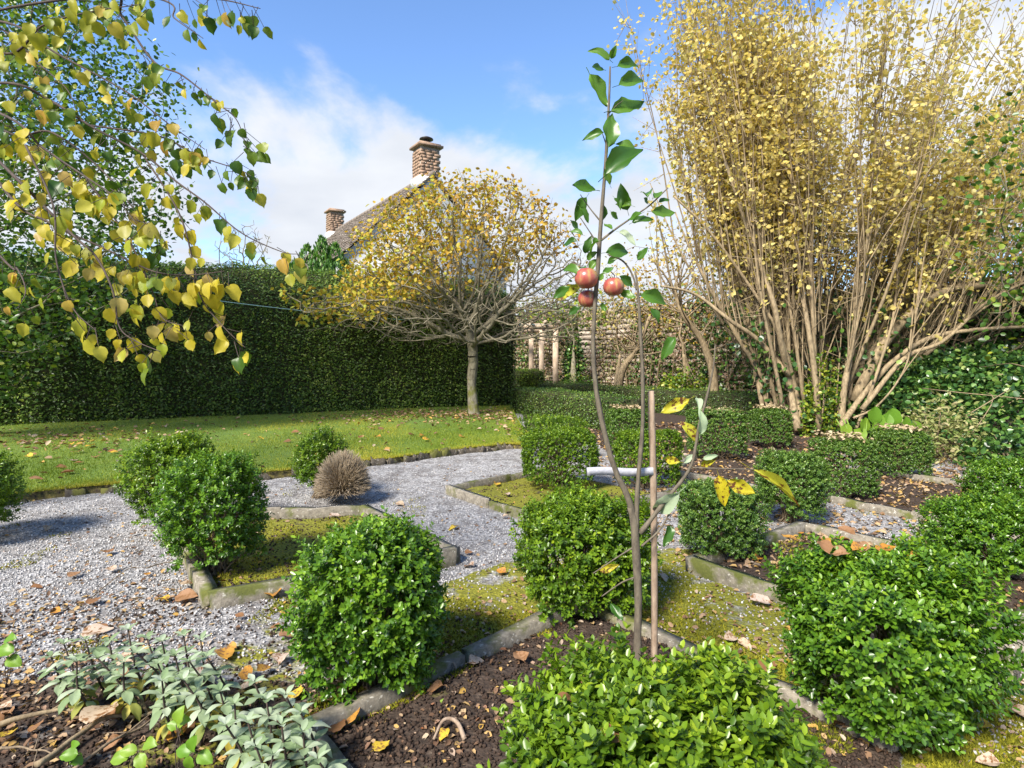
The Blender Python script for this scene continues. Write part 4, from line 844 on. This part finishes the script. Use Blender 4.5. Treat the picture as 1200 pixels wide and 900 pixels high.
leafy_tree('wall_shrub', 'ochre and pink leaved shrub against the wall beside the many-stemmed tree', (4.0, 13.6, 0), [(0, 0, 0), (.0, 0, .7), (-.1, 0, 1.3)], (3.9, 13.7, 2.9), (2.0, .6, 1.3), 760, M_och, .075, 8, 25, spread=.2, barkM=M_stem)
leafy_tree('wall_shrub', 'twiggy yellow leaved shrub on the wall right of the pergola', (2.75, 15.5, 0), [(0, 0, 0), (.0, 0, .7), (.05, 0, 1.3)], (2.7, 15.5, 2.7), (1.2, .5, 1.1), 520, M_yel, .07, 7, 28, spread=.18, barkM=M_stem)
leafy_tree('bare_tree', 'distant leafless tree rising above the tall hedge', (-12.2, 27, 0), [(0, 0, 0), (0, 0, 1.5), (.05, 0, 3.2), (.1, 0, 4.0)], (-12.1, 27, 5.6), (1.5, 1.3, 2.1), 420, M_grn, .05, 0, 26, step=.2, r0=.010, barkM=M_bark, kill=.25)
leafy_tree('bare_tree', 'small leafless tree far beyond the hedge next to the evergreen tree', (-14.6, 30, 0), [(0, 0, 0), (0, 0, 1.5), (.05, 0, 3.2), (.1, 0, 4.0)], (-14.5, 30, 4.9), (1.6, 1.3, 1.5), 300, M_grn, .05, 0, 27, step=.22, r0=.010, barkM=M_bark, kill=.3)
def walltree(label, pts, r0, seed, leaf=None):
    t = thing('wall_tree', label, 'tree', pts[0]); P = spline(pts, 22); V, F = tube(P, np.linspace(r0, r0*.4, 22), 8); part('trunk', V, F, M_stem, t, None, True); ps = []
    for k in range(26):
        i = int(RG.integers(9, 22)); d = unit(np.array([RG.normal(), RG.normal()*.6, uni(.2, 1.2)])); l = uni(.5, 1.3); q = spline([P[i], P[i]+d*l*.5+RG.normal(size=3)*.05, P[i]+d*l+np.array([0, 0, .1])], 6); ps.append(tube(q, np.linspace(.018, .005, 6), 4, False))
    V, F, _ = cat(ps); part('branches', V, F, M_stem, t, None, True)
walltree('crooked bare brown wall tree above the low hedge end', [Q(838, 462, 12.3)*[1, 1, 0], Q(836, 440, 12.3), Q(829, 415, 12.3), Q(820, 395, 12.3), Q(800, 368, 12.2), Q(790, 340, 12.2)], .10, 1)
walltree('pale leaning wall tree trained against the sunlit stones', [Q(722, 455, 15)*[1, 1, 0], Q(728, 438, 15), Q(738, 420, 15), Q(748, 405, 15), Q(762, 370, 15)], .11, 2)
# conifer beyond the hedge
cb = np.array([-7.0, 22.0, 0]); t = thing('conifer', 'bright green columnar conifer poking above the tall hedge', 'tree', cb)
V, F = tube([cb, cb+np.array([0, 0, 2.5]), cb+np.array([0, 0, 5.2])], [.14, .09, .02], 8); part('trunk', V, F, M_bark, t, None, True)
ps = []
for sx_, hx in ((0, 5.6), (-.5, 5.3), (.45, 5.4), (-.9, 4.7), (.8, 4.8), (.1, 5.0)):
    n = 1500; z = uni(1.2, hx, n); w_ = .42*np.clip((hx-z)/1.0, 0, 1)**.6*(1+.3*nz(np.c_[z, z, z*0], 3, sx_)); a = uni(0, 6.28, n); q = np.c_[cb[0]+sx_+np.cos(a)*w_, cb[1]+np.sin(a)*w_+sx_*.3, z]; ps.append(q)
P = np.concatenate(ps); n = len(P); tvl, tfl = lf(.35, .05, .1); d = unit(RG.normal(size=(n, 3))*.35+np.array([0, 0, 1])); V, F = place(tvl, tfl, frames(d, rdirs(n)), P, .16*uni(.7, 1.3, n))
part('crown', V, F, leafmat('conifer_frond', [(0, (.03, .10, .015)), (.6, (.08, .22, .025)), (1, (.16, .30, .04))], .25, .5), t, {'rnd': np.repeat(rnd(n), 6)}, False, 'stuff')
# yellow-green low shrub behind the long low hedge, pale weeds, round-leaved plant
def mound(name, label, c, s, n, M, leaf, wd=.8, droop=.0):
    t = thing(name, label, 'plant', (c[0], c[1], 0)); u = rdirs(n); u[:, 2] = np.abs(u[:, 2]); P = np.array([c[0], c[1], 0])+u*np.array(s)*(.6+.4*RG.random(n))[:, None]*(1+.2*nz(u, 3))[:, None]; leaves_on(P, M, leaf, t, droop, .02, wd=wd)
    V, F, _ = cat([tube([(c[0], c[1], 0), tuple(np.array([c[0], c[1], 0])+rdirs(1)[0]*np.array(s)*.3+np.array([0, 0, s[2]*.6]))], [.012, .005], 4) for _ in range(7)]); part('stems', V, F, M_stem, t, None, True); return t
mound('shrub', 'bright yellow green low shrub behind the long low hedge', (3.75, 13.3), (.75, .4, .95), 1500, M_lime, .07)
mound('shrub', 'tall dark ivy column beside the pergola post', (1.75, 17.2), (.35, .3, 2.3), 1800, M_ivy, .08)
mound('shrub', 'green shrub at the foot of the pergola post', (1.75, 17.0), (.6, .4, .8), 900, M_grn, .07)
mound('shrub', 'yellowish small-leaved shrub at the foot of the pale stems', (4.75, 9.2), (.30, .25, 1.35), 900, M_lime, .055)
mound('weed_clump', 'pale straggly weeds between flat-topped box block and ivy bank', (4.95, 7.0), (.55, .35, .75), 1500, M_pale, .06, .5, .3)
mound('weed_clump', 'fresh green creeping plants at the foot of the ivy bank', (5.5, 6.6), (.6, .4, .45), 1000, M_ivy, .06)
rl = thing('round_leaved_plant', 'plant with round bright green leaves behind the flat-topped box blocks', 'plant', (4.05, 6.9, 0))
RM = meshdata('leaf', *bigleaf('round', .15, .2, .02, 3), M_weed, None, True)
for px, py, s in [(1005, 510, .16), (1023, 490, .2), (1035, 496, .18), (1047, 492, .2), (1062, 497, .15), (1012, 500, .17), (990, 505, .15), (1075, 500, .13), (1030, 505, .17)]:
    q = Q(px, py+6, 6.9); piece('leaf', RM, rl, frames(np.array([[uni(-.4, .4), -.2, 1]]), np.array([[uni(-.4, .4), -1, .2]]))[0], q, (s, s, s))
V, F, _ = cat([tube([(4.05, 6.9, 0), (4.05+uni(-.4, .4), 6.9, .5)], [.012, .008], 5) for _ in range(8)]); part('stems', V, F, M_weed, rl, None, True)

# ------------------------------------------------------------------ pergola and washing line
pg = thing('pergola', 'weathered timber pergola at the end of the tall hedge', 'pergola', (.6, 17.2, 0))
def beam(a, b, w_, h_):
    a = np.array(a, float); b = np.array(b, float); d = unit(b-a); s = unit(np.cross(d, [0, 0, 1])) if abs(d[2]) < .9 else np.array([1., 0, 0]); u = np.cross(s, d)
    V = np.array([p+s*x*w_/2+u*y*h_/2 for p in (a, b) for x, y in ((-1, -1), (1, -1), (1, 1), (-1, 1))]); return V, [np.array([[0, 3, 2, 1], [4, 5, 6, 7], [0, 1, 5, 4], [1, 2, 6, 5], [2, 3, 7, 6], [3, 0, 4, 7]])]
for x, y in ((1.22, 16.8), (.92, 18.7), (-.12, 16.8), (-.1, 18.7), (.62, 19.4)): part('post', *beam((x, y, 0), (x, y, 2.02), .15, .15), M_timber, pg)
for y in (16.8, 18.7): part('beam', *beam((-.35, y, 2.10), (1.45, y, 2.10), .09, .16), M_timber, pg)
for x in np.linspace(-.2, 1.3, 5): part('rafter', *beam((x, 16.45, 2.215), (x, 19.1, 2.215), .06, .08), M_timber, pg)
for x, s in ((1.22, -1), (-.12, 1)): part('brace', *beam((x+s*.06, 16.8, 1.62), (x+s*.45, 16.8, 2.0), .06, .07), M_timber, pg)
a = Q(20, 320, 8.6); b_ = np.array([1.15, 16.72, 2.15]); s = np.linspace(0, 1, 40)[:, None]; P = a*(1-s)+b_*s; P[:, 2] -= (.22*np.sin(s*np.pi))[:, 0]
V, F = tube(P, .007, 5); tag(part('washing_line', V, F, M_line, None, None, True, org=(a[0], a[1], 0)), 'thin pale green washing line strung across before the hedge', 'washing line')

# ------------------------------------------------------------------ apple sapling, stake, tie
at_ = thing('apple_sapling', 'slender staked apple sapling with three red apples', 'tree', (.43, 2.05, .03)); TZ = 2.05
def pl(pts, r, k=7, n=24, z=TZ, zs=None):
    P = np.array([Q(x, y, z if zs is None else zz_) for (x, y), zz_ in zip(pts, zs if zs is not None else [z]*len(pts))]); P = spline(P, n); return tube(P, np.interp(np.linspace(0, 1, n), np.linspace(0, 1, len(r)), r)*(1+.05*RG.normal(size=n)), k)
V, F = pl([(748, 838), (747, 760), (748, 700), (745, 640), (743, 612), (738, 594)], [.0165, .0140, .0135, .0140, .0130, .009], 10); part('trunk', V, F, M_appb, at_, None, True)
brs = [([(745, 628), (742, 606), (735, 580), (721, 552), (709, 510), (699, 460), (695, 410), (697, 360), (701, 310), (704, 262), (709, 200), (712, 150), (714, 110), (715, 78)], [.0125, .0120, .0108, .0098, .0092, .0085, .0078, .0072, .008, .007, .006, .005, .004, .003]),
       ([(745, 632), (746, 600), (748, 560), (753, 500), (753, 440), (750, 380), (747, 335), (744, 318)], [.011, .0095, .0075, .007, .0065, .0055, .004, .003]),
       ([(746, 340), (741, 322), (730, 306), (712, 298)], [.0035, .003, .003, .0025]),
       ([(750, 625), (765, 606), (785, 580), (800, 562), (812, 540), (819, 500), (829, 462), (836, 430), (838, 405)], [.010, .008, .0065, .006, .0055, .005, .004, .003, .002]),
       ([(812, 548), (840, 549), (884, 550)], [.003, .0022, .0018]), ([(743, 641), (725, 652), (695, 672)], [.0035, .0025, .002]), ([(743, 677), (728, 683), (705, 699)], [.0035, .0025, .002]),
       ([(704, 282), (722, 268), (745, 252), (762, 240), (783, 220)], [.0045, .0035, .003, .0025, .002]), ([(706, 262), (692, 245), (680, 228)], [.003, .002, .0015]), ([(703, 290), (690, 270), (680, 255)], [.003, .002, .0015]),
       ([(712, 135), (722, 124), (730, 118)], [.002, .0015, .001]), ([(711, 172), (705, 155), (698, 150)], [.002, .0015, .001]), ([(752, 640), (775, 618), (797, 575)], [.004, .003, .002])]
for pts, r in brs: V, F = pl(pts, r, 6); part('branch', V, F, M_appb, at_, None, True)
def z4(x, y): return (620+x/2.5, 40+y/2.5)
def z5(x, y): return (660+x/2.813, 440+y/2.813)
GL = [((235, 75), (185, 38)), ((240, 72), (255, 33)), ((258, 95), (328, 75)), ((262, 150), (337, 130)), ((240, 225), (342, 192)), ((218, 105), (183, 102)), ((178, 118), (224, 196)), ((218, 288), (163, 302)), ((232, 332), (236, 250)), ((255, 322), (312, 342)), ((226, 412), (317, 343)), ((237, 442), (215, 400)), ((193, 457), (110, 460)), ((288, 516), (266, 443)), ((216, 545), (215, 500)), ((168, 478), (140, 522)), ((150, 508), (178, 542)), ((300, 502), (252, 480)), ((346, 476), (342, 435)), ((365, 480), (397, 462)), ((380, 492), (407, 480)), ((360, 520), (428, 524)), ((303, 552), (352, 530)), ((347, 496), (325, 482)), ((146, 582), (108, 548)), ((140, 606), (94, 605)), ((157, 588), (128, 580)), ((203, 607), (153, 620)), ((165, 642), (175, 600)), ((243, 572), (220, 560)), ((225, 640), (292, 634)), ((230, 672), (257, 653)), ((318, 662), (348, 628)), ((302, 737), (262, 711)), ((325, 765), (412, 782)), ((355, 803), (386, 838)), ((268, 757), (312, 776)), ((150, 702), (95, 680)), ((160, 692), (150, 665)), ((202, 762), (172, 782)), ((225, 812), (212, 785)), ((150, 800), (118, 822)), ((205, 722), (217, 698)), ((170, 660), (200, 640)), ((240, 520), (255, 540)), ((120, 740), (80, 770)), ((330, 525), (300, 545)), ((250, 480), (270, 510)), ((200, 660), (178, 690)), ((215, 700), (240, 690))]
AM = {k: [meshdata('leaf', *bigleaf('apple', c, f, .05, s), m, None, True) for s, (c, f) in enumerate([(.25, .35), (.1, .5), (-.15, .3), (.4, .4)])] for k, m in (('g', M_appG), ('y', M_appY), ('p', M_appP))}
def apl(b, tp, kind, wid=1.0):
    B = Q(*b, TZ+uni(-.05, .05)); T = Q(*tp, TZ); dv = T-B; L_ = np.linalg.norm(dv); dv = dv+np.array([0, uni(-.45, .45)*L_, 0]); R_ = frames(dv[None], np.array([[uni(-.4, .4), -1+uni(-.2, .25), uni(.1, .55)]]))[0]
    piece('leaf', AM[kind][int(RG.integers(4))], at_, R_, B, (L_*1.05, L_*wid*.84+.003, L_*1.3))
for b, tp in GL: apl(z4(*b), z4(*tp), 'g')
apl(z4(75, 775), z4(140, 735), 'y', .9); apl(z4(265, 580), z4(307, 592), 'p'); apl((790, 395), (778, 415), 'g')
for b, tp, kd, w_ in [((415, 78), (330, 125), 'y', .8), ((440, 75), (450, 115), 'p', .8), ((452, 192), (456, 118), 'p', 1), ((436, 218), (400, 155), 'y', 1), ((385, 285), (338, 275), 'y', .9), ((398, 290), (428, 262), 'p', .8), ((460, 275), (508, 262), 'p', .7), ((455, 298), (500, 278), 'y', .8), ((512, 330), (522, 420), 'y', 1), ((540, 345), (627, 385), 'y', 1), ((622, 310), (775, 415), 'y', .3), ((382, 385), (288, 482), 'p', .75), ((352, 495), (346, 552), 'g', 1.1), ((122, 642), (172, 630), 'y', .9), ((155, 752), (196, 808), 'g', .8)]: apl(z5(*b), z5(*tp), kd, w_)
th = np.linspace(0, np.pi, 15); ph = np.arange(20)*2*np.pi/20
for px, py, dpx, zz_ in [(687, 326, 27, 2.03), (689, 350, 23, 2.08), (719, 336, 24, 2.05)]:
    c = Q(px, py, zz_); r_ = dpx/2*zz_/FP; T, Ph = np.meshgrid(th, ph, indexing='ij'); R0 = 1-.22*np.exp(-(T/.33)**2)-.14*np.exp(-((np.pi-T)/.3)**2)+.015*np.cos(5*Ph)*(T > 2)
    q = np.stack([np.sin(T)*np.cos(Ph)*R0*1.02, np.sin(T)*np.sin(Ph)*R0*1.02, np.cos(T)*R0*.96], -1).reshape(-1, 3)*r_; k = 20
    Fq = np.array([[i*k+j, (i+1)*k+j, (i+1)*k+(j+1) % k, i*k+(j+1) % k] for i in range(14) for j in range(k)])
    me = meshdata('apple', q, [Fq], M_apple, None, True); o = piece('apple', me, at_, np.eye(3), c, (1, 1, 1)); o['label'] = 'ripe red and yellow apple'; ORG[o.name] = c
    V, F = tube([c+np.array([0, 0, r_*.72]), c+np.array([.004, 0, r_*1.1]), c+np.array([.012 if px < 700 else -.01, .0, r_*1.5])], [.0018, .0016, .0022], 5); part('stalk', V, F, M_appb, o, None, True)
P = spline([Q(766, 850, 2.12), Q(767, 700, 2.11), Q(766, 580, 2.10), Q(763, 458, 2.09)], 16); V, F = tube(P, np.interp(np.linspace(0, 1, 16), [0, 1], [.0125, .0115])*(1+.05*RG.normal(size=16)), 9)
tag(part('wooden_stake', V, F, M_stake, None, None, True, org=(P[0][0], P[0][1], 0)), 'thin brown wooden stake behind the apple sapling', 'stake')
# flat tape looped round the leaning leader and the stake
l0 = Q(688, 552, 2.04); r1 = Q(765, 552, 2.10); lp_ = []
for s in np.linspace(0, 1, 20): lp_.append(l0*(1-s)+r1*s+np.array([0, -.0135, .0025*math.sin(s*7)]))
lp_ += [r1+np.array([.010, -.010, 0]), r1+np.array([.012, .012, 0]), r1+np.array([-.012, .014, 0]), r1+np.array([-.014, -.008, 0])]
for s in np.linspace(1, 0, 14): lp_.append(l0*(1-s)+r1*s+np.array([0, -.0095, .0025*math.sin(s*7)]))
lp_ += [l0+np.array([-.003, .0, 0])]; P = np.array(lp_); n = len(P); hh_ = .0135
inn = np.array([0, .0015, 0]); V = np.concatenate([P+[0, 0, hh_], P-[0, 0, hh_], P*1+[0, 0, hh_]+inn, P-[0, 0, hh_]+inn]); j = np.arange(n); j2 = (j+1) % n
F = [np.concatenate([np.stack([j, j2, n+j2, n+j], -1), np.stack([2*n+j, 3*n+j, 3*n+j2, 2*n+j2], -1), np.stack([j, 2*n+j, 2*n+j2, j2], -1), np.stack([n+j, n+j2, 3*n+j2, 3*n+j], -1)])]
tag(part('tree_tie', V, F, M_tape, None, None, False, org=tuple(l0)), 'pale grey tape tying the apple sapling to its stake', 'tree tie')

# ------------------------------------------------------------------ overhanging tree at the left with large yellowing leaves
ot = thing('overhanging_tree', 'tree whose drooping branches with large yellowing leaves hang in over the garden', 'tree', (-4.9, 3.9, 0))
fork = np.array([-4.7, 3.8, 2.0]); V, F = tube(spline([(-4.9, 3.9, -.05), (-4.92, 3.9, .5), (-4.85, 3.85, 1.2), fork, (-4.6, 3.7, 2.9), (-4.5, 3.7, 3.8)], 24), np.linspace(.16, .05, 24), 10); part('trunk', V, F, M_bark, ot, None, True)
BR = [([(0, 25), (67, 63), (147, 107), (200, 147), (240, 175)], 2.5, 'o', 16), ([(115, -5), (143, 20), (180, 72), (213, 88), (253, 120), (277, 140), (290, 175)], 2.4, 'g', 24), ([(0, 97), (57, 117), (110, 150), (167, 180), (207, 213), (240, 237), (283, 273), (330, 295), (352, 298)], 2.4, 'o', 18),
      ([(0, 133), (50, 173), (100, 207), (133, 230), (160, 262)], 2.2, 'y', 26), ([(107, 147), (187, 160), (233, 183), (283, 200), (300, 212)], 2.45, 'g', 22), ([(0, 190), (43, 233), (87, 277), (112, 300), (132, 340), (140, 383), (160, 400), (188, 412)], 2.1, 'y', 16),
      ([(0, 33), (40, 70), (77, 103), (90, 130)], 2.6, 'g', 12), ([(167, 180), (210, 250), (228, 315), (236, 350), (262, 383), (288, 408)], 2.3, 'y', 14), ([(173, -5), (205, 22), (238, 45)], 2.6, 'g', 2), ([(30, 170), (62, 240), (66, 305), (85, 360), (113, 388)], 2.0, 'o', 9),
      ([(100, 207), (150, 280), (178, 340), (190, 372), (215, 382)], 2.3, 'y', 16), ([(150, -10), (215, -4), (262, 0), (305, 10)], 2.3, 'g', 12), ([(0, 215), (60, 262), (120, 290), (180, 318), (225, 322), (262, 318)], 2.35, 'y', 30), ([(-5, 60), (50, 30), (100, 15), (165, 5)], 2.2, 'o', 18), ([(0, 150), (60, 155), (120, 200), (165, 255), (200, 290)], 2.5, 'g', 24), ([(0, 300), (20, 315), (30, 340), (22, 360)], 2.4, 'o', 6)]
HM = {k: [meshdata('leaf', *bigleaf('heart', c, f, .035, s), m, None, True) for s, (c, f) in enumerate([(.25, .3), (.1, .45), (-.1, .25), (.35, .4)])] for k, m in (('g', M_bigG), ('y', M_bigY), ('o', M_bigO))}
alls = []
for pts, z, kd, nl in BR:
    nl = int(nl*2.0)
    zs = z+np.linspace(.15, -.1, len(pts))+RG.normal(size=len(pts))*.02; P = np.array([Q(x, y, q) for (x, y), q in zip(pts, zs)]); full = P
    if pts[0][0] <= 5 or pts[0][1] <= 5:
        st = fork+np.array([uni(.1, .5), uni(-.1, .1), uni(.3, 1.6)]); mid = (st+P[0])/2+np.array([0, 0, .18]); full = np.concatenate([[st, mid], P])
    C = spline(full, 8*len(full)); V, F = tube(C, np.linspace(.0075 if len(full) > len(P) else .0042, .0014, len(C)), 5); part('branch', V, F, M_twig, ot, None, True)
    C = spline(P, 60)
    for k in range(nl):
        i = int(np.clip(60*(k+uni(.2, 1))/nl, 2, 59)); B = C[i]+RG.normal(size=3)*np.array([.012, .02, .008]); kk = kd
        if rnd() < .25: kk = 'goy'[int(RG.integers(3))]
        s = uni(.036, .068)*(.9 if kd == 'g' else 1); tw = B+np.array([uni(-.05, .05), uni(-.06, .06), -uni(.0, .06)])
        d = np.array([uni(-.5, .6), uni(-.5, .5), uni(-1.3, -.45)]); R_ = frames(d[None], np.array([[uni(-.8, .8), -1, uni(-.1, .7)]]))[0]
        alls.append((B, tw+unit(d)*s*.2)); piece('leaf', HM[kk][int(RG.integers(4))], ot, R_, tw+unit(d)*s*.22, (s, s*uni(.85, 1.1), s))
A_ = np.array([a for a, b in alls]); B_ = np.array([b for a, b in alls]); V, F = frusta(A_, B_, np.full(len(A_), .0014), np.full(len(A_), .001), 4); part('twigs', V, F, M_twig, ot, None, True, 'stuff')
# bulk of its crown outside the picture, which shades the beds
n = 420; u = rdirs(n); A = np.array([-5.0, 4.2, 4.6])+u*(RG.random(n)**.4)[:, None]*np.array([1.5, 1.5, 1.5]); A = A[(A[:, 0] < -.98*np.maximum(A[:, 1], .4)-.25)]
NP, par = colonize([fork, (-4.6, 3.7, 2.9), (-4.55, 3.7, 3.4)], A, .22, 2.0, .35, 60, .15, 8); r, ch = pipe(par, .005, 2.3, .06); skeleton(ot, NP, par, r, M_twig, .03, 'limbs')
lp = np.repeat(NP[np.where(r < .014)[0]], 3, axis=0); leaves_on(lp, M_crown, .09, ot, -.6, .16, name='crown', wd=.85)

# ------------------------------------------------------------------ sage plants, seedlings, fallen branches in the near left corner
SG = {k: [meshdata('leaf', *bigleaf('sage', c, f, .03, s, 7, .1), m, None, True) for s, (c, f) in enumerate([(.2, .3), (.35, .3), (.05, .4)])] for k, m in (('s', M_sage), ('y', M_sageY))}
def sage(label, c, tops):
    t = thing('sage_plant', label, 'plant', (c[0], c[1], 0)); st = []
    for px, py, z in tops:
        T = Q(px, py, z); T[2] = max(T[2], .06); b0 = np.array([T[0]*.8+c[0]*.2+uni(-.03, .03), T[1]*.8+c[1]*.2+.02, 0]); m_ = (b0+T)/2+np.array([uni(-.03, .03), uni(-.03, .03), .0]); C = spline([b0, m_, T], 10); st.append(tube(C, np.linspace(.005, .0025, 10), 5))
        a0 = uni(0, 6.28)
        for k in range(20):
            lvl = min(3, k//5); a = a0+k*2.4; el = [.55, .2, -.1, -.55][lvl]+uni(-.2, .2); s = [.034, .05, .056, .053][lvl]*uni(.8, 1.2); d = np.array([math.cos(a), math.sin(a), el]); p_ = C[9-min(7, lvl*2)]
            R_ = frames(d[None], np.array([[-math.cos(a)*el, -math.sin(a)*el, 1.]]))[0]; piece('leaf', SG['y' if (lvl == 3 and rnd() < .6) else 's'][int(RG.integers(3))], t, R_, p_+unit(d)*s*.1, (s, s*1.4, s))
    V, F, _ = cat(st); part('stems', V, F, M_twig, t, None, True)
sage('grey green sage plant at the gravel edge with a fallen leaf on it', (-1.20, 2.12), [(75, 755, 2.0), (100, 750, 2.08), (128, 752, 2.05), (90, 775, 1.95), (115, 772, 1.95), (60, 770, 1.98)])
sage('grey green sage plant in the middle of the sage row', (-.98, 2.05), [(150, 738, 2.08), (172, 748, 2.05), (160, 765, 1.98), (190, 752, 2.02), (185, 778, 1.92), (145, 775, 1.95)])
sage('grey green sage plant with yellow lower leaves', (-.82, 1.95), [(215, 745, 2.02), (235, 750, 2.0), (205, 768, 1.9), (222, 775, 1.86), (242, 770, 1.92), (190, 798, 1.8), (215, 797, 1.8)])
sage('bushy grey green sage plant beside the mossy kerb corner', (-.62, 1.72), [(258, 810, 1.78), (275, 825, 1.7), (298, 800, 1.8), (312, 820, 1.72), (290, 845, 1.62), (335, 815, 1.75), (265, 850, 1.6)])
sage('low grey green sage plant at the kerb below the rounded box bush', (-.50, 1.56), [(330, 850, 1.6), (352, 835, 1.66), (355, 858, 1.58), (300, 875, 1.52), (372, 890, 1.5), (320, 885, 1.5)])
WM = [meshdata('leaf', *bigleaf('ovate', .15, .25, .05, s), M_weed, None, True) for s in range(3)]
def weed(label, c, lv, s0=.05):
    P0 = Q(*c[:2], c[2]); b0 = np.array([P0[0], P0[1], 0.0]); t = thing('seedling', label, 'plant', tuple(b0)); st = []
    for px, py, a in lv:
        T = Q(px, py, c[2]+uni(-.03, .03)); d = np.array([math.cos(a), uni(-.5, .1), math.sin(a)*.6]); s = s0*uni(.85, 1.2); R_ = frames(d[None], np.array([[0, -.75, .8]]))[0]; piece('leaf', WM[int(RG.integers(3))], t, R_, T-unit(d)*s*.5, (s, s, s)); st.append(tube(spline([b0, (b0+T)/2+np.array([0, 0, .01]), T-unit(d)*s*.6], 6), .0016, 4))
    V, F, _ = cat(st); part('stems', V, F, M_twig, t, None, True)
weed('bright green seedling with toothed leaves below the sage row', (160, 890, 1.68), [(150, 880, 3.0), (175, 872, .4), (165, 893, -1.2), (140, 888, 3.4)])
weed('bright green seedling with four leaves beside the bushy sage', (228, 885, 1.66), [(225, 872, 1.4), (215, 880, 2.9), (240, 888, -.4), (222, 895, -1.6)])
weed('small bright green seedling between two sage plants', (208, 860, 1.7), [(203, 850, 2.6), (215, 845, .6), (210, 838, 1.4)], .042)
weed('pale green seedling among the fallen twigs', (85, 890, 1.72), [(80, 885, 3.0), (90, 890, -.8), (86, 875, 1.0)], .04)
weed('yellow green broad leaves rising at the gravel edge', (8, 800, 2.2), [(5, 762, 2.8), (12, 748, .4), (16, 775, -.5)], .06)
weed('tiny pale green seedling in the apple bed soil', (525, 830, 2.0), [(520, 822, 2.6), (530, 828, -.3), (523, 833, -1.5)], .03)
def twig(label, pts, r0):
    P = spline([np.append(G(x, y, .02), .02+uni(0, .03)) for x, y in pts], 24); P += .006*np.stack([nz(P, 25), nz(P, 23, 3), .6*nz(P, 28, 6)], -1); parts_ = [tube(P, np.linspace(r0, r0*.35, 24), 6)]
    for k in range(3): i = int(RG.integers(6, 20)); parts_.append(tube([P[i], P[i]+np.array([uni(-.12, .12), uni(-.1, .1), uni(.0, .05)])], [r0*.45, r0*.15], 4))
    V, F, _ = cat(parts_); tag(part('fallen_branch', V, F, M_stem if r0 > .006 else M_boxw, None, None, True, org=(P[0][0], P[0][1], 0)), label, 'branch')
twig('thick bent fallen branch behind the biggest fallen leaf', [(-20, 862), (30, 848), (70, 838), (120, 842)], .011)
twig('long straight fallen branch below the sage plants', [(40, 905), (75, 880), (120, 850), (170, 838), (200, 828)], .010)
twig('slender dark fallen branch between the seedlings', [(85, 905), (130, 878), (165, 855), (195, 838)], .006)
twig('thin fallen twig curving over the broad gravel', [(105, 703), (125, 685), (150, 672), (172, 668)], .0035)
twig('dry stick among litter at the gravel edge by the corner stone', [(172, 668), (200, 660), (232, 668)], .004)
twig('thin fallen twig near the seedling among the litter', [(0, 885), (30, 880), (60, 890)], .005)
fallen(G(107, 846, .07), .07, .125, None, 'biggest fallen leaf, pale green with brown rim, propped on twigs', 1.7, 0, 'beige')
fallen(Q(97, 742, 2.05)[:2], Q(97, 742, 2.05)[2], .09, None, 'beige fallen leaf lying on top of a sage plant', .4, 2, 'beige')
# dry root arc on the soil of the apple bed
P = spline([np.append(G(508, 886), .05), np.append(G(520, 872), .075), np.append(G(535, 872), .07), np.append(G(545, 884), .045)], 16)
V, F = tube(P, np.linspace(.004, .008, 16), 6); tag(part('dry_root', V, F, M_stake, None, None, True, org=(P[0][0], P[0][1], 0)), 'curved reddish dry root arching from the apple bed soil', 'root')
